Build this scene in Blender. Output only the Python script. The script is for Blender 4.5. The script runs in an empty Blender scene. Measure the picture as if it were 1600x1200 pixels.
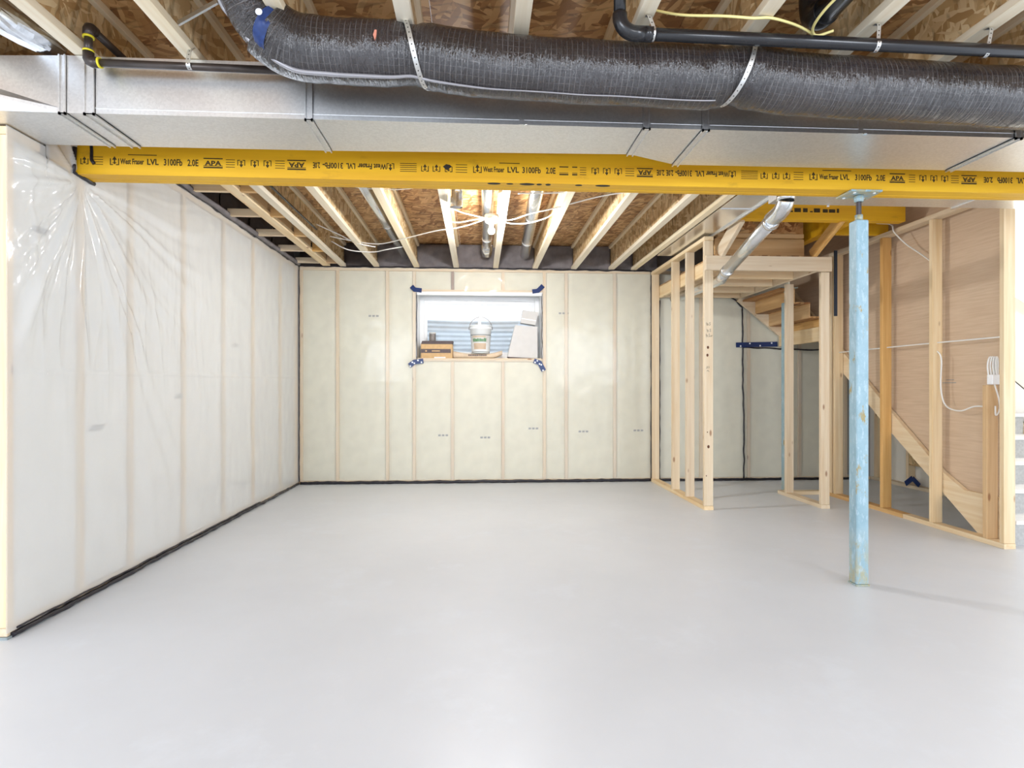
import bpy, bmesh, math, random
from mathutils import Vector, Matrix, noise
random.seed(7)
sc = bpy.context.scene
COL = sc.collection
PI = math.pi

# ------------------------------------------------------------------ camera, world, lights, exposure
TH = math.atan(52 / 900)
cam_d = bpy.data.cameras.new('camera')
cam_d.sensor_width = 36.0
cam_d.lens = 36.0 * 900 / 1600
cam_d.shift_y = 7 / 1600
cam_d.clip_start = 0.05
cam = bpy.data.objects.new('camera', cam_d)
COL.objects.link(cam)
cam.location = (0, 0, 1.17)
cam.rotation_euler = (PI / 2, 0, -TH)
sc.camera = cam

world = bpy.data.worlds.new('overcast')
sc.world = world
world.use_nodes = True
bg = world.node_tree.nodes['Background']
bg.inputs[0].default_value = (0.88, 0.955, 1.06, 1)
bg.inputs[1].default_value = 1.15


def lamp(name, kind, loc, energy, color=(1, 1, 1), size=0.1, target=None, size_y=None):
    d = bpy.data.lights.new(name, kind)
    d.energy = energy
    d.color = color
    if kind == 'AREA':
        d.size = size
        if size_y:
            d.shape = 'RECTANGLE'
            d.size_y = size_y
    else:
        d.shadow_soft_size = size
    o = bpy.data.objects.new(name, d)
    COL.objects.link(o)
    o.location = loc
    if target is not None:
        o.rotation_euler = (Vector(target) - Vector(loc)).to_track_quat('-Z', 'Y').to_euler()
    return o


LC = (0.90, 0.965, 1.06)
lamp('rear_fill_left', 'AREA', (-3.4, -3.2, 2.1), 96, LC, 2.6, (0.3, 5.2, 1.2), 1.6)  # unseen area fill added behind the camera to brighten the room
lamp('rear_fill_right', 'AREA', (3.6, -3.2, 2.1), 96, LC, 2.6, (-0.6, 5.2, 1.2), 1.6)  # second added fill, out of view at the rear right
lamp('front_glint_light', 'POINT', (0.9, -0.5, 2.5), 13, (0.95, 0.98, 1.0), 0.05)  # unseen point light added behind the camera for glints on flex and film
lamp('stair_lamp', 'POINT', (4.5, 4.6, 2.4), 20, (0.95, 0.98, 1.0), 0.06)
lamp('bulb_light', 'POINT', (0.113, 5.10, 2.46), 62, (0.97, 0.98, 1.0), 0.045)

vs = sc.view_settings
vs.view_transform = 'Standard'
vs.look = 'None'
vs.gamma = 1
vs.use_curve_mapping = False
vs.exposure = 0.67


# ------------------------------------------------------------------ materials
def new_mat(name):
    m = bpy.data.materials.new(name)
    m.use_nodes = True
    nt = m.node_tree
    b = nt.nodes['Principled BSDF']
    return m, nt, b


def nd(nt, t, **kw):
    n = nt.nodes.new(t)
    for k, v in kw.items():
        setattr(n, k, v)
    return n


def srgb(r, g, b):
    f = lambda c: ((c / 255 + 0.055) / 1.055) ** 2.4 if c > 10 else c / 255 / 12.92
    return (f(r), f(g), f(b), 1)


def ramp(nt, fac, stops):
    r = nd(nt, 'ShaderNodeValToRGB')
    e = r.color_ramp.elements
    while len(e) < len(stops):
        e.new(0.5)
    for i, (p, c) in enumerate(stops):
        e[i].position = p
        e[i].color = c
    nt.links.new(fac, r.inputs[0])
    return r.outputs[0]


def mixc(nt, fac, a, b, mode='MIX'):
    n = nd(nt, 'ShaderNodeMix', data_type='RGBA', blend_type=mode)
    for sock, v in ((n.inputs[0], fac), (n.inputs[6], a), (n.inputs[7], b)):
        if hasattr(v, 'links'):
            nt.links.new(v, sock)
        else:
            sock.default_value = v
    return n.outputs[2]


def mathn(nt, op, a, b=0.0, c=None):
    n = nd(nt, 'ShaderNodeMath', operation=op)
    for i, v in enumerate((a, b, c)):
        if v is None:
            continue
        if hasattr(v, 'links'):
            nt.links.new(v, n.inputs[i])
        else:
            n.inputs[i].default_value = v
    return n.outputs[0]


def coords(nt, scale=(1, 1, 1), rot=(0, 0, 0), rnd=True, kind='Object'):
    tc = nd(nt, 'ShaderNodeTexCoord')
    out = tc.outputs[kind]
    if rnd:
        oi = nd(nt, 'ShaderNodeObjectInfo')
        va = nd(nt, 'ShaderNodeVectorMath', operation='MULTIPLY_ADD')
        nt.links.new(oi.outputs['Random'], va.inputs[0])
        va.inputs[1].default_value = (17.3, 11.7, 23.1)
        nt.links.new(out, va.inputs[2])
        out = va.outputs[0]
    mp = nd(nt, 'ShaderNodeMapping')
    mp.inputs['Scale'].default_value = scale
    mp.inputs['Rotation'].default_value = rot
    nt.links.new(out, mp.inputs[0])
    return mp.outputs[0]


def bump(nt, b, h, strength=0.2, dist=0.01):
    n = nd(nt, 'ShaderNodeBump')
    n.inputs['Strength'].default_value = strength
    n.inputs['Distance'].default_value = dist
    nt.links.new(h, n.inputs['Height'])
    nt.links.new(n.outputs[0], b.inputs['Normal'])


def noise_t(nt, vec, scale, detail=3.0, rough=0.5):
    n = nd(nt, 'ShaderNodeTexNoise')
    n.inputs['Scale'].default_value = scale
    n.inputs['Detail'].default_value = detail
    n.inputs['Roughness'].default_value = rough
    nt.links.new(vec, n.inputs['Vector'])
    return n


def plain(name, rgb, rough=0.5, metal=0.0, var=0.06, scale=12.0, bmp=0.0, spec=0.5):
    m, nt, b = new_mat(name)
    v = coords(nt, rnd=False)
    n = noise_t(nt, v, scale)
    c = srgb(*rgb)
    lo = tuple(x * (1 - var) for x in c[:3]) + (1,)
    hi = tuple(min(1, x * (1 + var)) for x in c[:3]) + (1,)
    nt.links.new(ramp(nt, n.outputs['Fac'], [(0.3, lo), (0.7, hi)]), b.inputs['Base Color'])
    b.inputs['Roughness'].default_value = rough
    b.inputs['Metallic'].default_value = metal
    b.inputs['Specular IOR Level'].default_value = spec
    if bmp:
        bump(nt, b, n.outputs['Fac'], bmp)
    return m


def wood(name, axis, light=(240, 222, 190), dark=(226, 200, 160), knots=True):
    m, nt, b = new_mat(name)
    s = [26.0, 26.0, 26.0]
    s[axis] = 1.1
    v = coords(nt, tuple(s))
    n = noise_t(nt, v, 1.0, 4.0, 0.6)
    col = ramp(nt, n.outputs['Fac'], [(0.32, srgb(*dark)), (0.62, srgb(*light))])
    s2 = [90.0, 90.0, 90.0]
    s2[axis] = 2.5
    n2 = noise_t(nt, coords(nt, tuple(s2)), 1.0, 2.0)
    col = mixc(nt, mathn(nt, 'MULTIPLY', n2.outputs['Fac'], 0.22), col, srgb(196, 152, 100))
    oi = nd(nt, 'ShaderNodeObjectInfo')
    hs = nd(nt, 'ShaderNodeHueSaturation')
    nt.links.new(mathn(nt, 'MULTIPLY_ADD', oi.outputs['Random'], 0.16, 0.92), hs.inputs['Value'])
    nt.links.new(mathn(nt, 'MULTIPLY_ADD', oi.outputs['Random'], 0.3, 0.85), hs.inputs['Saturation'])
    nt.links.new(col, hs.inputs['Color'])
    col = hs.outputs[0]
    if knots:
        s3 = [7.0, 7.0, 7.0]
        s3[axis] = 2.6
        vo = nd(nt, 'ShaderNodeTexVoronoi')
        vo.inputs['Scale'].default_value = 1.0
        nt.links.new(coords(nt, tuple(s3)), vo.inputs['Vector'])
        k = ramp(nt, vo.outputs['Distance'], [(0.05, (1, 1, 1, 1)), (0.10, (0, 0, 0, 1))])
        col = mixc(nt, mathn(nt, 'MULTIPLY', k, 0.75), col, srgb(140, 86, 44))
    nt.links.new(col, b.inputs['Base Color'])
    b.inputs['Roughness'].default_value = 0.62
    bump(nt, b, n2.outputs['Fac'], 0.12, 0.003)
    return m


def osb(name, plane, base, dark, lite, long_axis_scale=9.0, wide=42.0):
    """plane: index of the axis normal to the board"""
    m, nt, b = new_mat(name)
    inpl = [i for i in range(3) if i != plane]
    cols = []
    edges = []
    for k, ang in enumerate((0.25, -0.45, 1.25)):
        sc3 = [0.01, 0.01, 0.01]
        sc3[inpl[0]] = long_axis_scale
        sc3[inpl[1]] = wide
        rot = [0, 0, 0]
        rot[plane] = ang
        tc = coords(nt, (1, 1, 1), tuple(rot), rnd=True)
        nz = noise_t(nt, tc, 7.0, 2.0)
        va = nd(nt, 'ShaderNodeVectorMath', operation='MULTIPLY_ADD')
        nt.links.new(nz.outputs['Color'], va.inputs[0])
        va.inputs[1].default_value = (0.03, 0.03, 0.03)
        nt.links.new(tc, va.inputs[2])
        mp = nd(nt, 'ShaderNodeMapping')
        mp.inputs['Scale'].default_value = tuple(sc3)
        mp.inputs['Location'].default_value = (k * 3.1, k * 7.7, k * 1.3)
        nt.links.new(va.outputs[0], mp.inputs[0])
        vo = nd(nt, 'ShaderNodeTexVoronoi')
        vo.inputs['Scale'].default_value = 1.0
        nt.links.new(mp.outputs[0], vo.inputs['Vector'])
        sp = nd(nt, 'ShaderNodeSeparateColor')
        nt.links.new(vo.outputs['Color'], sp.inputs[0])
        cols.append(ramp(nt, sp.outputs[0], [(0.1, srgb(*dark)), (0.45, srgb(*base)), (0.9, srgb(*lite))]))
        edges.append((sp.outputs[1], vo.outputs['Distance']))
    f1 = ramp(nt, edges[1][0], [(0.52, (0, 0, 0, 1)), (0.55, (1, 1, 1, 1))])
    f2 = ramp(nt, edges[2][0], [(0.62, (0, 0, 0, 1)), (0.65, (1, 1, 1, 1))])
    c = mixc(nt, f1, cols[0], cols[1])
    c = mixc(nt, f2, c, cols[2])
    g = ramp(nt, edges[0][1], [(0.62, (0, 0, 0, 1)), (0.85, (1, 1, 1, 1))])
    c = mixc(nt, mathn(nt, 'MULTIPLY', g, 0.45), c, srgb(*[x * 0.55 for x in dark]))
    nt.links.new(c, b.inputs['Base Color'])
    b.inputs['Roughness'].default_value = 0.55
    bump(nt, b, edges[0][0], 0.25, 0.004)
    return m


def galv(name, rough=0.3, base=(205, 207, 210)):
    m, nt, b = new_mat(name)
    v = coords(nt, (1, 1, 1), rnd=True)
    vo = nd(nt, 'ShaderNodeTexVoronoi')
    vo.inputs['Scale'].default_value = 110.0
    nt.links.new(v, vo.inputs['Vector'])
    sp = nd(nt, 'ShaderNodeSeparateColor')
    nt.links.new(vo.outputs['Color'], sp.inputs[0])
    c = srgb(*base)
    lo = tuple(x * 0.90 for x in c[:3]) + (1,)
    nt.links.new(ramp(nt, sp.outputs[0], [(0.0, lo), (1.0, c)]), b.inputs['Base Color'])
    b.inputs['Roughness'].default_value = rough
    b.inputs['Metallic'].default_value = 1.0
    n = noise_t(nt, v, 1.6, 1.0)
    bump(nt, b, n.outputs['Fac'], 0.10, 0.02)
    return m


def poly_film(name, fac, wr):
    m, nt, b = new_mat(name)
    out = nt.nodes['Material Output']
    tr = nd(nt, 'ShaderNodeBsdfTransparent')
    tr.inputs[0].default_value = (0.97, 0.97, 0.965, 1)
    v = coords(nt, (1, 1, 1), rnd=False)
    n = noise_t(nt, v, 5.0, 5.0, 0.6)
    b.inputs['Base Color'].default_value = srgb(245, 245, 244)
    b.inputs['Roughness'].default_value = 0.11
    b.inputs['Specular IOR Level'].default_value = 0.7
    bump(nt, b, n.outputs['Fac'], wr, 0.02)
    mx = nd(nt, 'ShaderNodeMixShader')
    mx.inputs[0].default_value = fac
    nt.links.new(tr.outputs[0], mx.inputs[1])
    nt.links.new(b.outputs[0], mx.inputs[2])
    nt.links.new(mx.outputs[0], out.inputs['Surface'])
    return m


M = {}
for ax, nm in enumerate('xyz'):
    M['wood_' + nm] = wood('spruce_along_' + nm, ax)
    M['amber_' + nm] = wood('amber_spruce_along_' + nm, ax, (224, 186, 132), (204, 160, 106))
M['flange'] = wood('joist_flange_wood', 1, (242, 232, 208), (230, 214, 182), knots=False)
M['osb_floor'] = osb('subfloor_osb', 2, (188, 143, 94), (144, 100, 58), (216, 177, 126), 8.0, 34.0)
M['osb_web'] = osb('joist_web_osb', 0, (212, 182, 134), (182, 146, 98), (232, 210, 168), 34.0, 9.0)
M['osb_x'] = osb('stair_osb', 1, (186, 134, 80), (140, 90, 48), (216, 172, 116), 9.0, 34.0)
M['galv'] = galv('galvanized_sheet', 0.36, (232, 233, 234))
M['galv_pipe'] = galv('galvanized_pipe', 0.22, (230, 232, 234))
M['foil'] = galv('crumpled_foil', 0.16, (225, 226, 228))
M['steel_strap'] = galv('perforated_steel', 0.42, (214, 214, 212))
M['film_left'] = poly_film('vapour_film_left', 0.50, 0.16)
M['film_back'] = poly_film('vapour_film_back', 0.24, 0.10)
M['batt_left'] = plain('glass_wool_white', (232, 231, 226), 0.95, var=0.05, scale=9, bmp=0.5)
M['batt'] = plain('glass_wool_cream', (230, 226, 204), 0.95, var=0.06, scale=7, bmp=0.5)
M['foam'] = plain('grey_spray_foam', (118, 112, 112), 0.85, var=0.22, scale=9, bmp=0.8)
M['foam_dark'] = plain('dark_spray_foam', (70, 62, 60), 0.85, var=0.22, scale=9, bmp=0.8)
M['sealant'] = plain('black_acoustic_sealant', (34, 31, 38), 0.35, var=0.2, scale=30)
M['gasket'] = plain('grey_sill_gasket', (150, 160, 162), 0.7, var=0.15, scale=30)
M['concrete'] = plain('foundation_concrete', (150, 148, 146), 0.9, var=0.1, scale=4)
M['black_plastic'] = plain('black_drain_plastic', (30, 30, 33), 0.22, var=0.15, scale=14)
M['gas_pipe'] = plain('dark_iron_pipe', (66, 58, 54), 0.35, 0.4, var=0.2, scale=20)
M['yellow_seal'] = plain('yellow_thread_seal', (214, 200, 40), 0.5)
M['cable_white'] = plain('white_cable', (240, 238, 232), 0.4, var=0.03)
M['cable_yellow'] = plain('yellow_cable', (238, 224, 150), 0.4, var=0.05)
M['white_vinyl'] = plain('white_vinyl', (246, 246, 246), 0.35, var=0.02)
M['white_paint'] = plain('white_painted_board', (238, 238, 236), 0.4, var=0.03)
M['drywall_white'] = plain('painted_drywall', (240, 236, 226), 0.8, var=0.03, scale=4)
M['carpet'] = plain('grey_stair_paint', (186, 186, 184), 0.8, var=0.1, scale=60, bmp=0.3)
M['ink'] = plain('black_stamp_ink', (56, 44, 14), 0.8, var=0.3, scale=60)
M['marker'] = plain('black_marker', (40, 34, 28), 0.7, var=0.3, scale=60)
M['faint_ink'] = plain('grey_stamp_ink', (150, 152, 152), 0.9, var=0.2, scale=90)
M['tape_blue'] = plain('blue_sheathing_tape', (18, 46, 100), 0.3, var=0.2, scale=60)
M['tape_white'] = plain('white_tape_print', (225, 230, 238), 0.4)
M['box_card'] = plain('brown_cardboard', (208, 172, 124), 0.8, var=0.08, scale=30)
M['box_dark'] = plain('grey_brown_print', (96, 84, 84), 0.7, var=0.1, scale=40)
M['bag_paper'] = plain('beige_paper_bag', (214, 194, 168), 0.8, var=0.08, scale=20, bmp=0.3)
M['can_grey'] = plain('grey_tin', (140, 132, 126), 0.5, 0.3, var=0.15, scale=40)
M['pail'] = plain('white_pail_plastic', (236, 238, 236), 0.4, var=0.03)
M['label_green'] = plain('green_label_print', (62, 132, 72), 0.5, var=0.15, scale=60)
M['label_dark'] = plain('dark_label_print', (84, 92, 86), 0.5, var=0.15, scale=60)
M['kraft_label'] = plain('tan_label_print', (200, 176, 150), 0.6, var=0.1)
M['offwhite'] = plain('offwhite_plastic', (204, 201, 196), 0.45, var=0.03)
M['bulb_holder'] = plain('white_lamp_holder', (244, 243, 240), 0.35, var=0.02)
M['corrugated'] = plain('corrugated_well_steel', (226, 232, 240), 0.5, 0.15, var=0.06, scale=8)
M['soil'] = plain('gravel', (170, 165, 158), 0.95, var=0.3, scale=40)
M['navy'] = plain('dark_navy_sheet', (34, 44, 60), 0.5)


def mk_floor():
    m, nt, b = new_mat('painted_concrete_floor')
    v = coords(nt, rnd=False)
    n = noise_t(nt, v, 0.9, 5.0, 0.6)
    col = ramp(nt, n.outputs['Fac'], [(0.3, srgb(211, 215, 220)), (0.7, srgb(219, 223, 228))])
    n2 = noise_t(nt, v, 2.6, 6.0, 0.7)
    f = ramp(nt, n2.outputs['Fac'], [(0.56, (0, 0, 0, 1)), (0.68, (1, 1, 1, 1))])
    col = mixc(nt, mathn(nt, 'MULTIPLY', f, 0.35), col, srgb(224, 230, 237))
    nt.links.new(col, b.inputs['Base Color'])
    nt.links.new(ramp(nt, n2.outputs['Fac'], [(0.3, (0.34,) * 3 + (1,)), (0.7, (0.48,) * 3 + (1,))]), b.inputs['Roughness'])
    b.inputs['Specular IOR Level'].default_value = 0.5
    n3 = noise_t(nt, v, 60, 3.0)
    bump(nt, b, n3.outputs['Fac'], 0.04, 0.003)
    return m


def mk_lvl():
    m, nt, b = new_mat('yellow_laminated_lumber')
    n = noise_t(nt, coords(nt, (0.9, 14, 14), rnd=False), 1.0, 4.0)
    c = ramp(nt, n.outputs['Fac'], [(0.3, srgb(210, 154, 10)), (0.7, srgb(236, 184, 28))])
    n2 = noise_t(nt, coords(nt, (3, 3, 9), rnd=False), 1.6, 5.0, 0.7)
    d = ramp(nt, n2.outputs['Fac'], [(0.60, (0, 0, 0, 1)), (0.78, (1, 1, 1, 1))])
    c = mixc(nt, mathn(nt, 'MULTIPLY', d, 0.45), c, srgb(150, 104, 22))
    # ply lines on the underside only: fine layers across the thickness
    nt.links.new(c, b.inputs['Base Color'])
    b.inputs['Roughness'].default_value = 0.5
    bump(nt, b, n.outputs['Fac'], 0.1, 0.003)
    return m


def mk_lvl_edge():
    m, nt, b = new_mat('yellow_laminated_edge')
    n = noise_t(nt, coords(nt, (1.2, 60, 60), rnd=False), 1.0, 3.0)
    c = ramp(nt, n.outputs['Fac'], [(0.3, srgb(190, 152, 8)), (0.7, srgb(226, 190, 24))])
    nt.links.new(c, b.inputs['Base Color'])
    b.inputs['Roughness'].default_value = 0.55
    return m


def mk_flex():
    m, nt, b = new_mat('black_duct_wrap')
    tc = nd(nt, 'ShaderNodeTexCoord')
    uv = tc.outputs['UV']
    sep = nd(nt, 'ShaderNodeSeparateXYZ')
    nz = noise_t(nt, uv, 3.0, 3.0)
    va = nd(nt, 'ShaderNodeVectorMath', operation='MULTIPLY_ADD')
    nt.links.new(nz.outputs['Color'], va.inputs[0])
    va.inputs[1].default_value = (0.03, 0.03, 0)
    nt.links.new(uv, va.inputs[2])
    nt.links.new(va.outputs[0], sep.inputs[0])
    u = mathn(nt, 'FRACT', mathn(nt, 'MULTIPLY', sep.outputs[0], 46.0))
    vv = mathn(nt, 'FRACT', mathn(nt, 'MULTIPLY', sep.outputs[1], 46.0))
    lu = mathn(nt, 'LESS_THAN', u, 0.10)
    lv = mathn(nt, 'MULTIPLY', mathn(nt, 'LESS_THAN', vv, 0.08), 0.4)
    ln = mathn(nt, 'MAXIMUM', lu, lv)
    n2 = noise_t(nt, uv, 9.0, 4.0)
    ln = mathn(nt, 'MULTIPLY', ln, ramp(nt, n2.outputs['Fac'], [(0.35, (0, 0, 0, 1)), (0.6, (1, 1, 1, 1))]))
    n3 = noise_t(nt, uv, 2.0, 3.0)
    c0 = ramp(nt, n3.outputs['Fac'], [(0.3, srgb(34, 30, 31)), (0.7, srgb(52, 47, 49))])
    c = mixc(nt, mathn(nt, 'MULTIPLY', ln, 0.34), c0, srgb(150, 146, 144))
    nt.links.new(c, b.inputs['Base Color'])
    b.inputs['Roughness'].default_value = 0.11
    b.inputs['Specular IOR Level'].default_value = 0.9
    mp = nd(nt, 'ShaderNodeMapping')
    mp.inputs['Scale'].default_value = (34, 7, 1)
    nt.links.new(uv, mp.inputs[0])
    n4 = noise_t(nt, mp.outputs[0], 1.0, 5.0, 0.65)
    bump(nt, b, n4.outputs['Fac'], 0.9, 0.03)
    return m


def mk_post():
    m, nt, b = new_mat('chipped_blue_paint')
    v = coords(nt, (1, 1, 1), rnd=True)
    n = noise_t(nt, v, 9.0, 5.0, 0.65)
    c = ramp(nt, n.outputs['Fac'], [(0.3, srgb(132, 164, 176)), (0.7, srgb(156, 184, 195))])
    n2 = noise_t(nt, coords(nt, (9, 9, 4), rnd=True), 1.6, 6.0, 0.7)
    r = ramp(nt, n2.outputs['Fac'], [(0.60, (0, 0, 0, 1)), (0.66, (1, 1, 1, 1))])
    c = mixc(nt, r, c, srgb(158, 142, 92))
    n3 = noise_t(nt, coords(nt, (20, 20, 6), rnd=True), 2.0, 6.0, 0.7)
    r3 = ramp(nt, n3.outputs['Fac'], [(0.53, (0, 0, 0, 1)), (0.60, (1, 1, 1, 1))])
    c = mixc(nt, mathn(nt, 'MULTIPLY', r3, 0.4), c, srgb(196, 216, 226))
    tcz = nd(nt, 'ShaderNodeTexCoord')
    spz = nd(nt, 'ShaderNodeSeparateXYZ')
    nt.links.new(tcz.outputs['Object'], spz.inputs[0])
    low = ramp(nt, spz.outputs[2], [(0.02, (1, 1, 1, 1)), (0.34, (0, 0, 0, 1))])
    n4 = noise_t(nt, coords(nt, (14, 14, 7), rnd=True), 2.0, 6.0, 0.7)
    r4 = ramp(nt, n4.outputs['Fac'], [(0.42, (0, 0, 0, 1)), (0.56, (1, 1, 1, 1))])
    c = mixc(nt, mathn(nt, 'MULTIPLY', mathn(nt, 'MULTIPLY', r4, low), 0.75), c, srgb(178, 164, 112))
    nt.links.new(c, b.inputs['Base Color'])
    b.inputs['Roughness'].default_value = 0.38
    bump(nt, b, n2.outputs['Fac'], 0.2, 0.004)
    return m


def mk_kraft():
    m, nt, b = new_mat('brown_drywall_paper')
    v = coords(nt, (1, 1.2, 22), rnd=False)
    n = noise_t(nt, v, 3.0, 4.0)
    c = ramp(nt, n.outputs['Fac'], [(0.3, srgb(204, 177, 148)), (0.7, srgb(217, 192, 164))])
    nt.links.new(c, b.inputs['Base Color'])
    b.inputs['Roughness'].default_value = 0.85
    return m


def mk_glass():
    m, nt, b = new_mat('window_glass')
    out = nt.nodes['Material Output']
    tr = nd(nt, 'ShaderNodeBsdfTransparent')
    tr.inputs[0].default_value = (0.96, 0.98, 0.98, 1)
    gl = nd(nt, 'ShaderNodeBsdfGlossy')
    gl.inputs['Roughness'].default_value = 0.02
    mx = nd(nt, 'ShaderNodeMixShader')
    mx.inputs[0].default_value = 0.06
    nt.links.new(tr.outputs[0], mx.inputs[1])
    nt.links.new(gl.outputs[0], mx.inputs[2])
    nt.links.new(mx.outputs[0], out.inputs['Surface'])
    return m


def mk_emit(name, col, strength):
    m, nt, b = new_mat(name)
    b.inputs['Base Color'].default_value = col
    b.inputs['Emission Color'].default_value = col
    b.inputs['Emission Strength'].default_value = strength
    return m


M['floor'] = mk_floor()
M['lvl'] = mk_lvl()
M['lvl_edge'] = mk_lvl_edge()
M['flex'] = mk_flex()
M['post'] = mk_post()
M['kraft'] = mk_kraft()
M['glass'] = mk_glass()
M['bulb'] = mk_emit('lit_bulb', (1, 0.98, 0.94, 1), 14.0)


# ------------------------------------------------------------------ mesh helpers
class MB:
    def __init__(self):
        self.bm = bmesh.new()
        self.uvs = {}

    def box(self, x0, x1, y0, y1, z0, z1, bev=0.0):
        g = bmesh.ops.create_cube(self.bm, size=1.0)
        for v in g['verts']:
            v.co = Vector(((x0 + x1) / 2 + v.co.x * (x1 - x0), (y0 + y1) / 2 + v.co.y * (y1 - y0), (z0 + z1) / 2 + v.co.z * (z1 - z0)))
        if bev:
            es = list({e for v in g['verts'] for e in v.link_edges})
            bmesh.ops.bevel(self.bm, geom=es, offset=bev, segments=1, affect='EDGES')
        return self

    def bar(self, p, q, w, h, up=(0, 0, 1), bev=0.0):
        """rectangular bar from p to q: w across, h along up"""
        p, q = Vector(p), Vector(q)
        d = (q - p).normalized()
        s = d.cross(Vector(up)).normalized()
        u = s.cross(d).normalized()
        vs_ = []
        for c in (p, q):
            for a, b in ((-1, -1), (1, -1), (1, 1), (-1, 1)):
                vs_.append(self.bm.verts.new(c + s * (a * w / 2) + u * (b * h / 2)))
        fs = [(3, 2, 1, 0), (4, 5, 6, 7)] + [(i, (i + 1) % 4, (i + 1) % 4 + 4, i + 4) for i in range(4)]
        faces = [self.bm.faces.new([vs_[i] for i in f]) for f in fs]
        if bev:
            es = list({e for f in faces for e in f.edges})
            bmesh.ops.bevel(self.bm, geom=es, offset=bev, segments=1, affect='EDGES')
        return self

    def tube(self, pts, r, n=10, caps=True, uv=False):
        pts = [Vector(p) for p in pts]
        rs = r if isinstance(r, (list, tuple)) else [r] * len(pts)
        rings = []
        t0 = (pts[1] - pts[0]).normalized()
        ref = Vector((0, 0, 1)) if abs(t0.z) < 0.9 else Vector((1, 0, 0))
        nrm = (ref - t0 * ref.dot(t0)).normalized()
        L = 0
        ls = []
        for i, p in enumerate(pts):
            if i == 0:
                t = t0
            elif i == len(pts) - 1:
                t = (pts[i] - pts[i - 1]).normalized()
            else:
                t = ((pts[i] - pts[i - 1]).normalized() + (pts[i + 1] - pts[i]).normalized()).normalized()
            if i:
                L += (pts[i] - pts[i - 1]).length
            ls.append(L)
            nrm = (nrm - t * nrm.dot(t)).normalized()
            bn = t.cross(nrm)
            rings.append([self.bm.verts.new(p + (nrm * math.cos(2 * PI * k / n) + bn * math.sin(2 * PI * k / n)) * rs[i]) for k in range(n)])
        uvl = self.bm.loops.layers.uv.verify() if uv else None
        for i in range(len(rings) - 1):
            for k in range(n):
                k2 = (k + 1) % n
                f = self.bm.faces.new((rings[i][k], rings[i][k2], rings[i + 1][k2], rings[i + 1][k]))
                f.smooth = True
                if uv:
                    c = 2 * PI * rs[0] / n
                    for lp, (a, b_) in zip(f.loops, ((ls[i], k * c), (ls[i], (k + 1) * c), (ls[i + 1], (k + 1) * c), (ls[i + 1], k * c))):
                        lp[uvl].uv = (a, b_)
        if caps:
            self.bm.faces.new(rings[0][::-1])
            self.bm.faces.new(rings[-1])
        return self

    def lathe(self, prof, c, n=24, axis='z', rot=None):
        """prof: list of (r, h) from bottom up about axis through c"""
        rings = []
        for r, h in prof:
            ring = []
            for k in range(n):
                a = 2 * PI * k / n
                v = Vector((r * math.cos(a), r * math.sin(a), h))
                if axis == 'y':
                    v = Vector((v.x, v.z, -v.y))
                if axis == 'x':
                    v = Vector((v.z, v.y, -v.x))
                if rot is not None:
                    v = rot @ v
                ring.append(self.bm.verts.new(Vector(c) + v))
            rings.append(ring)
        for i in range(len(rings) - 1):
            for k in range(n):
                k2 = (k + 1) % n
                f = self.bm.faces.new((rings[i][k], rings[i][k2], rings[i + 1][k2], rings[i + 1][k]))
                f.smooth = True
        self.bm.faces.new(rings[0][::-1])
        self.bm.faces.new(rings[-1])
        return self

    def prism(self, poly, axis, a0, a1):
        """extrude a 2-D polygon (the two other axes in order) between a0 and a1 along axis"""
        def mk(p, a):
            l = list(p)
            l.insert(axis, a)
            return Vector(l)
        v0 = [self.bm.verts.new(mk(p, a0)) for p in poly]
        v1 = [self.bm.verts.new(mk(p, a1)) for p in poly]
        n = len(poly)
        self.bm.faces.new(v0[::-1])
        self.bm.faces.new(v1)
        for i in range(n):
            self.bm.faces.new((v0[i], v0[(i + 1) % n], v1[(i + 1) % n], v1[i]))
        bmesh.ops.recalc_face_normals(self.bm, faces=self.bm.faces[:])
        return self

    def hexa(self, a, b):
        """box from two quads of points a[4], b[4]"""
        va = [self.bm.verts.new(p) for p in a]
        vb = [self.bm.verts.new(p) for p in b]
        self.bm.faces.new(va[::-1])
        self.bm.faces.new(vb)
        for i in range(4):
            self.bm.faces.new((va[i], va[(i + 1) % 4], vb[(i + 1) % 4], vb[i]))
        bmesh.ops.recalc_face_normals(self.bm, faces=self.bm.faces[:])
        return self

    def grid(self, fn, nu, nv, smooth=True):
        vs_ = [[self.bm.verts.new(fn(i / nu, j / nv)) for j in range(nv + 1)] for i in range(nu + 1)]
        for i in range(nu):
            for j in range(nv):
                f = self.bm.faces.new((vs_[i][j], vs_[i + 1][j], vs_[i + 1][j + 1], vs_[i][j + 1]))
                f.smooth = smooth
        return self

    def build(self, name, mat, parent=None, loc=None):
        """verts are world coordinates (relative to loc if given); parents sit unrotated"""
        me = bpy.data.meshes.new(name)
        base = world_loc(parent) if parent is not None else Vector((0, 0, 0))
        if loc is None:
            # origin at the centre of the bottom so that textures and pushes act at the piece
            cs = [v.co for v in self.bm.verts]
            mn = Vector((min(c.x for c in cs), min(c.y for c in cs), min(c.z for c in cs)))
            mx = Vector((max(c.x for c in cs), max(c.y for c in cs), max(c.z for c in cs)))
            o0 = Vector(((mn.x + mx.x) / 2, (mn.y + mx.y) / 2, mn.z))
            for v in self.bm.verts:
                v.co -= o0
        else:
            o0 = Vector(loc)
        self.bm.to_mesh(me)
        self.bm.free()
        me.materials.append(mat)
        ob = bpy.data.objects.new(name, me)
        COL.objects.link(ob)
        if parent is not None:
            ob.parent = parent
        ob.location = o0 - base
        return ob


def world_loc(o):
    v = Vector((0, 0, 0))
    while o is not None:
        v += o.location
        o = o.parent
    return v


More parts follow.
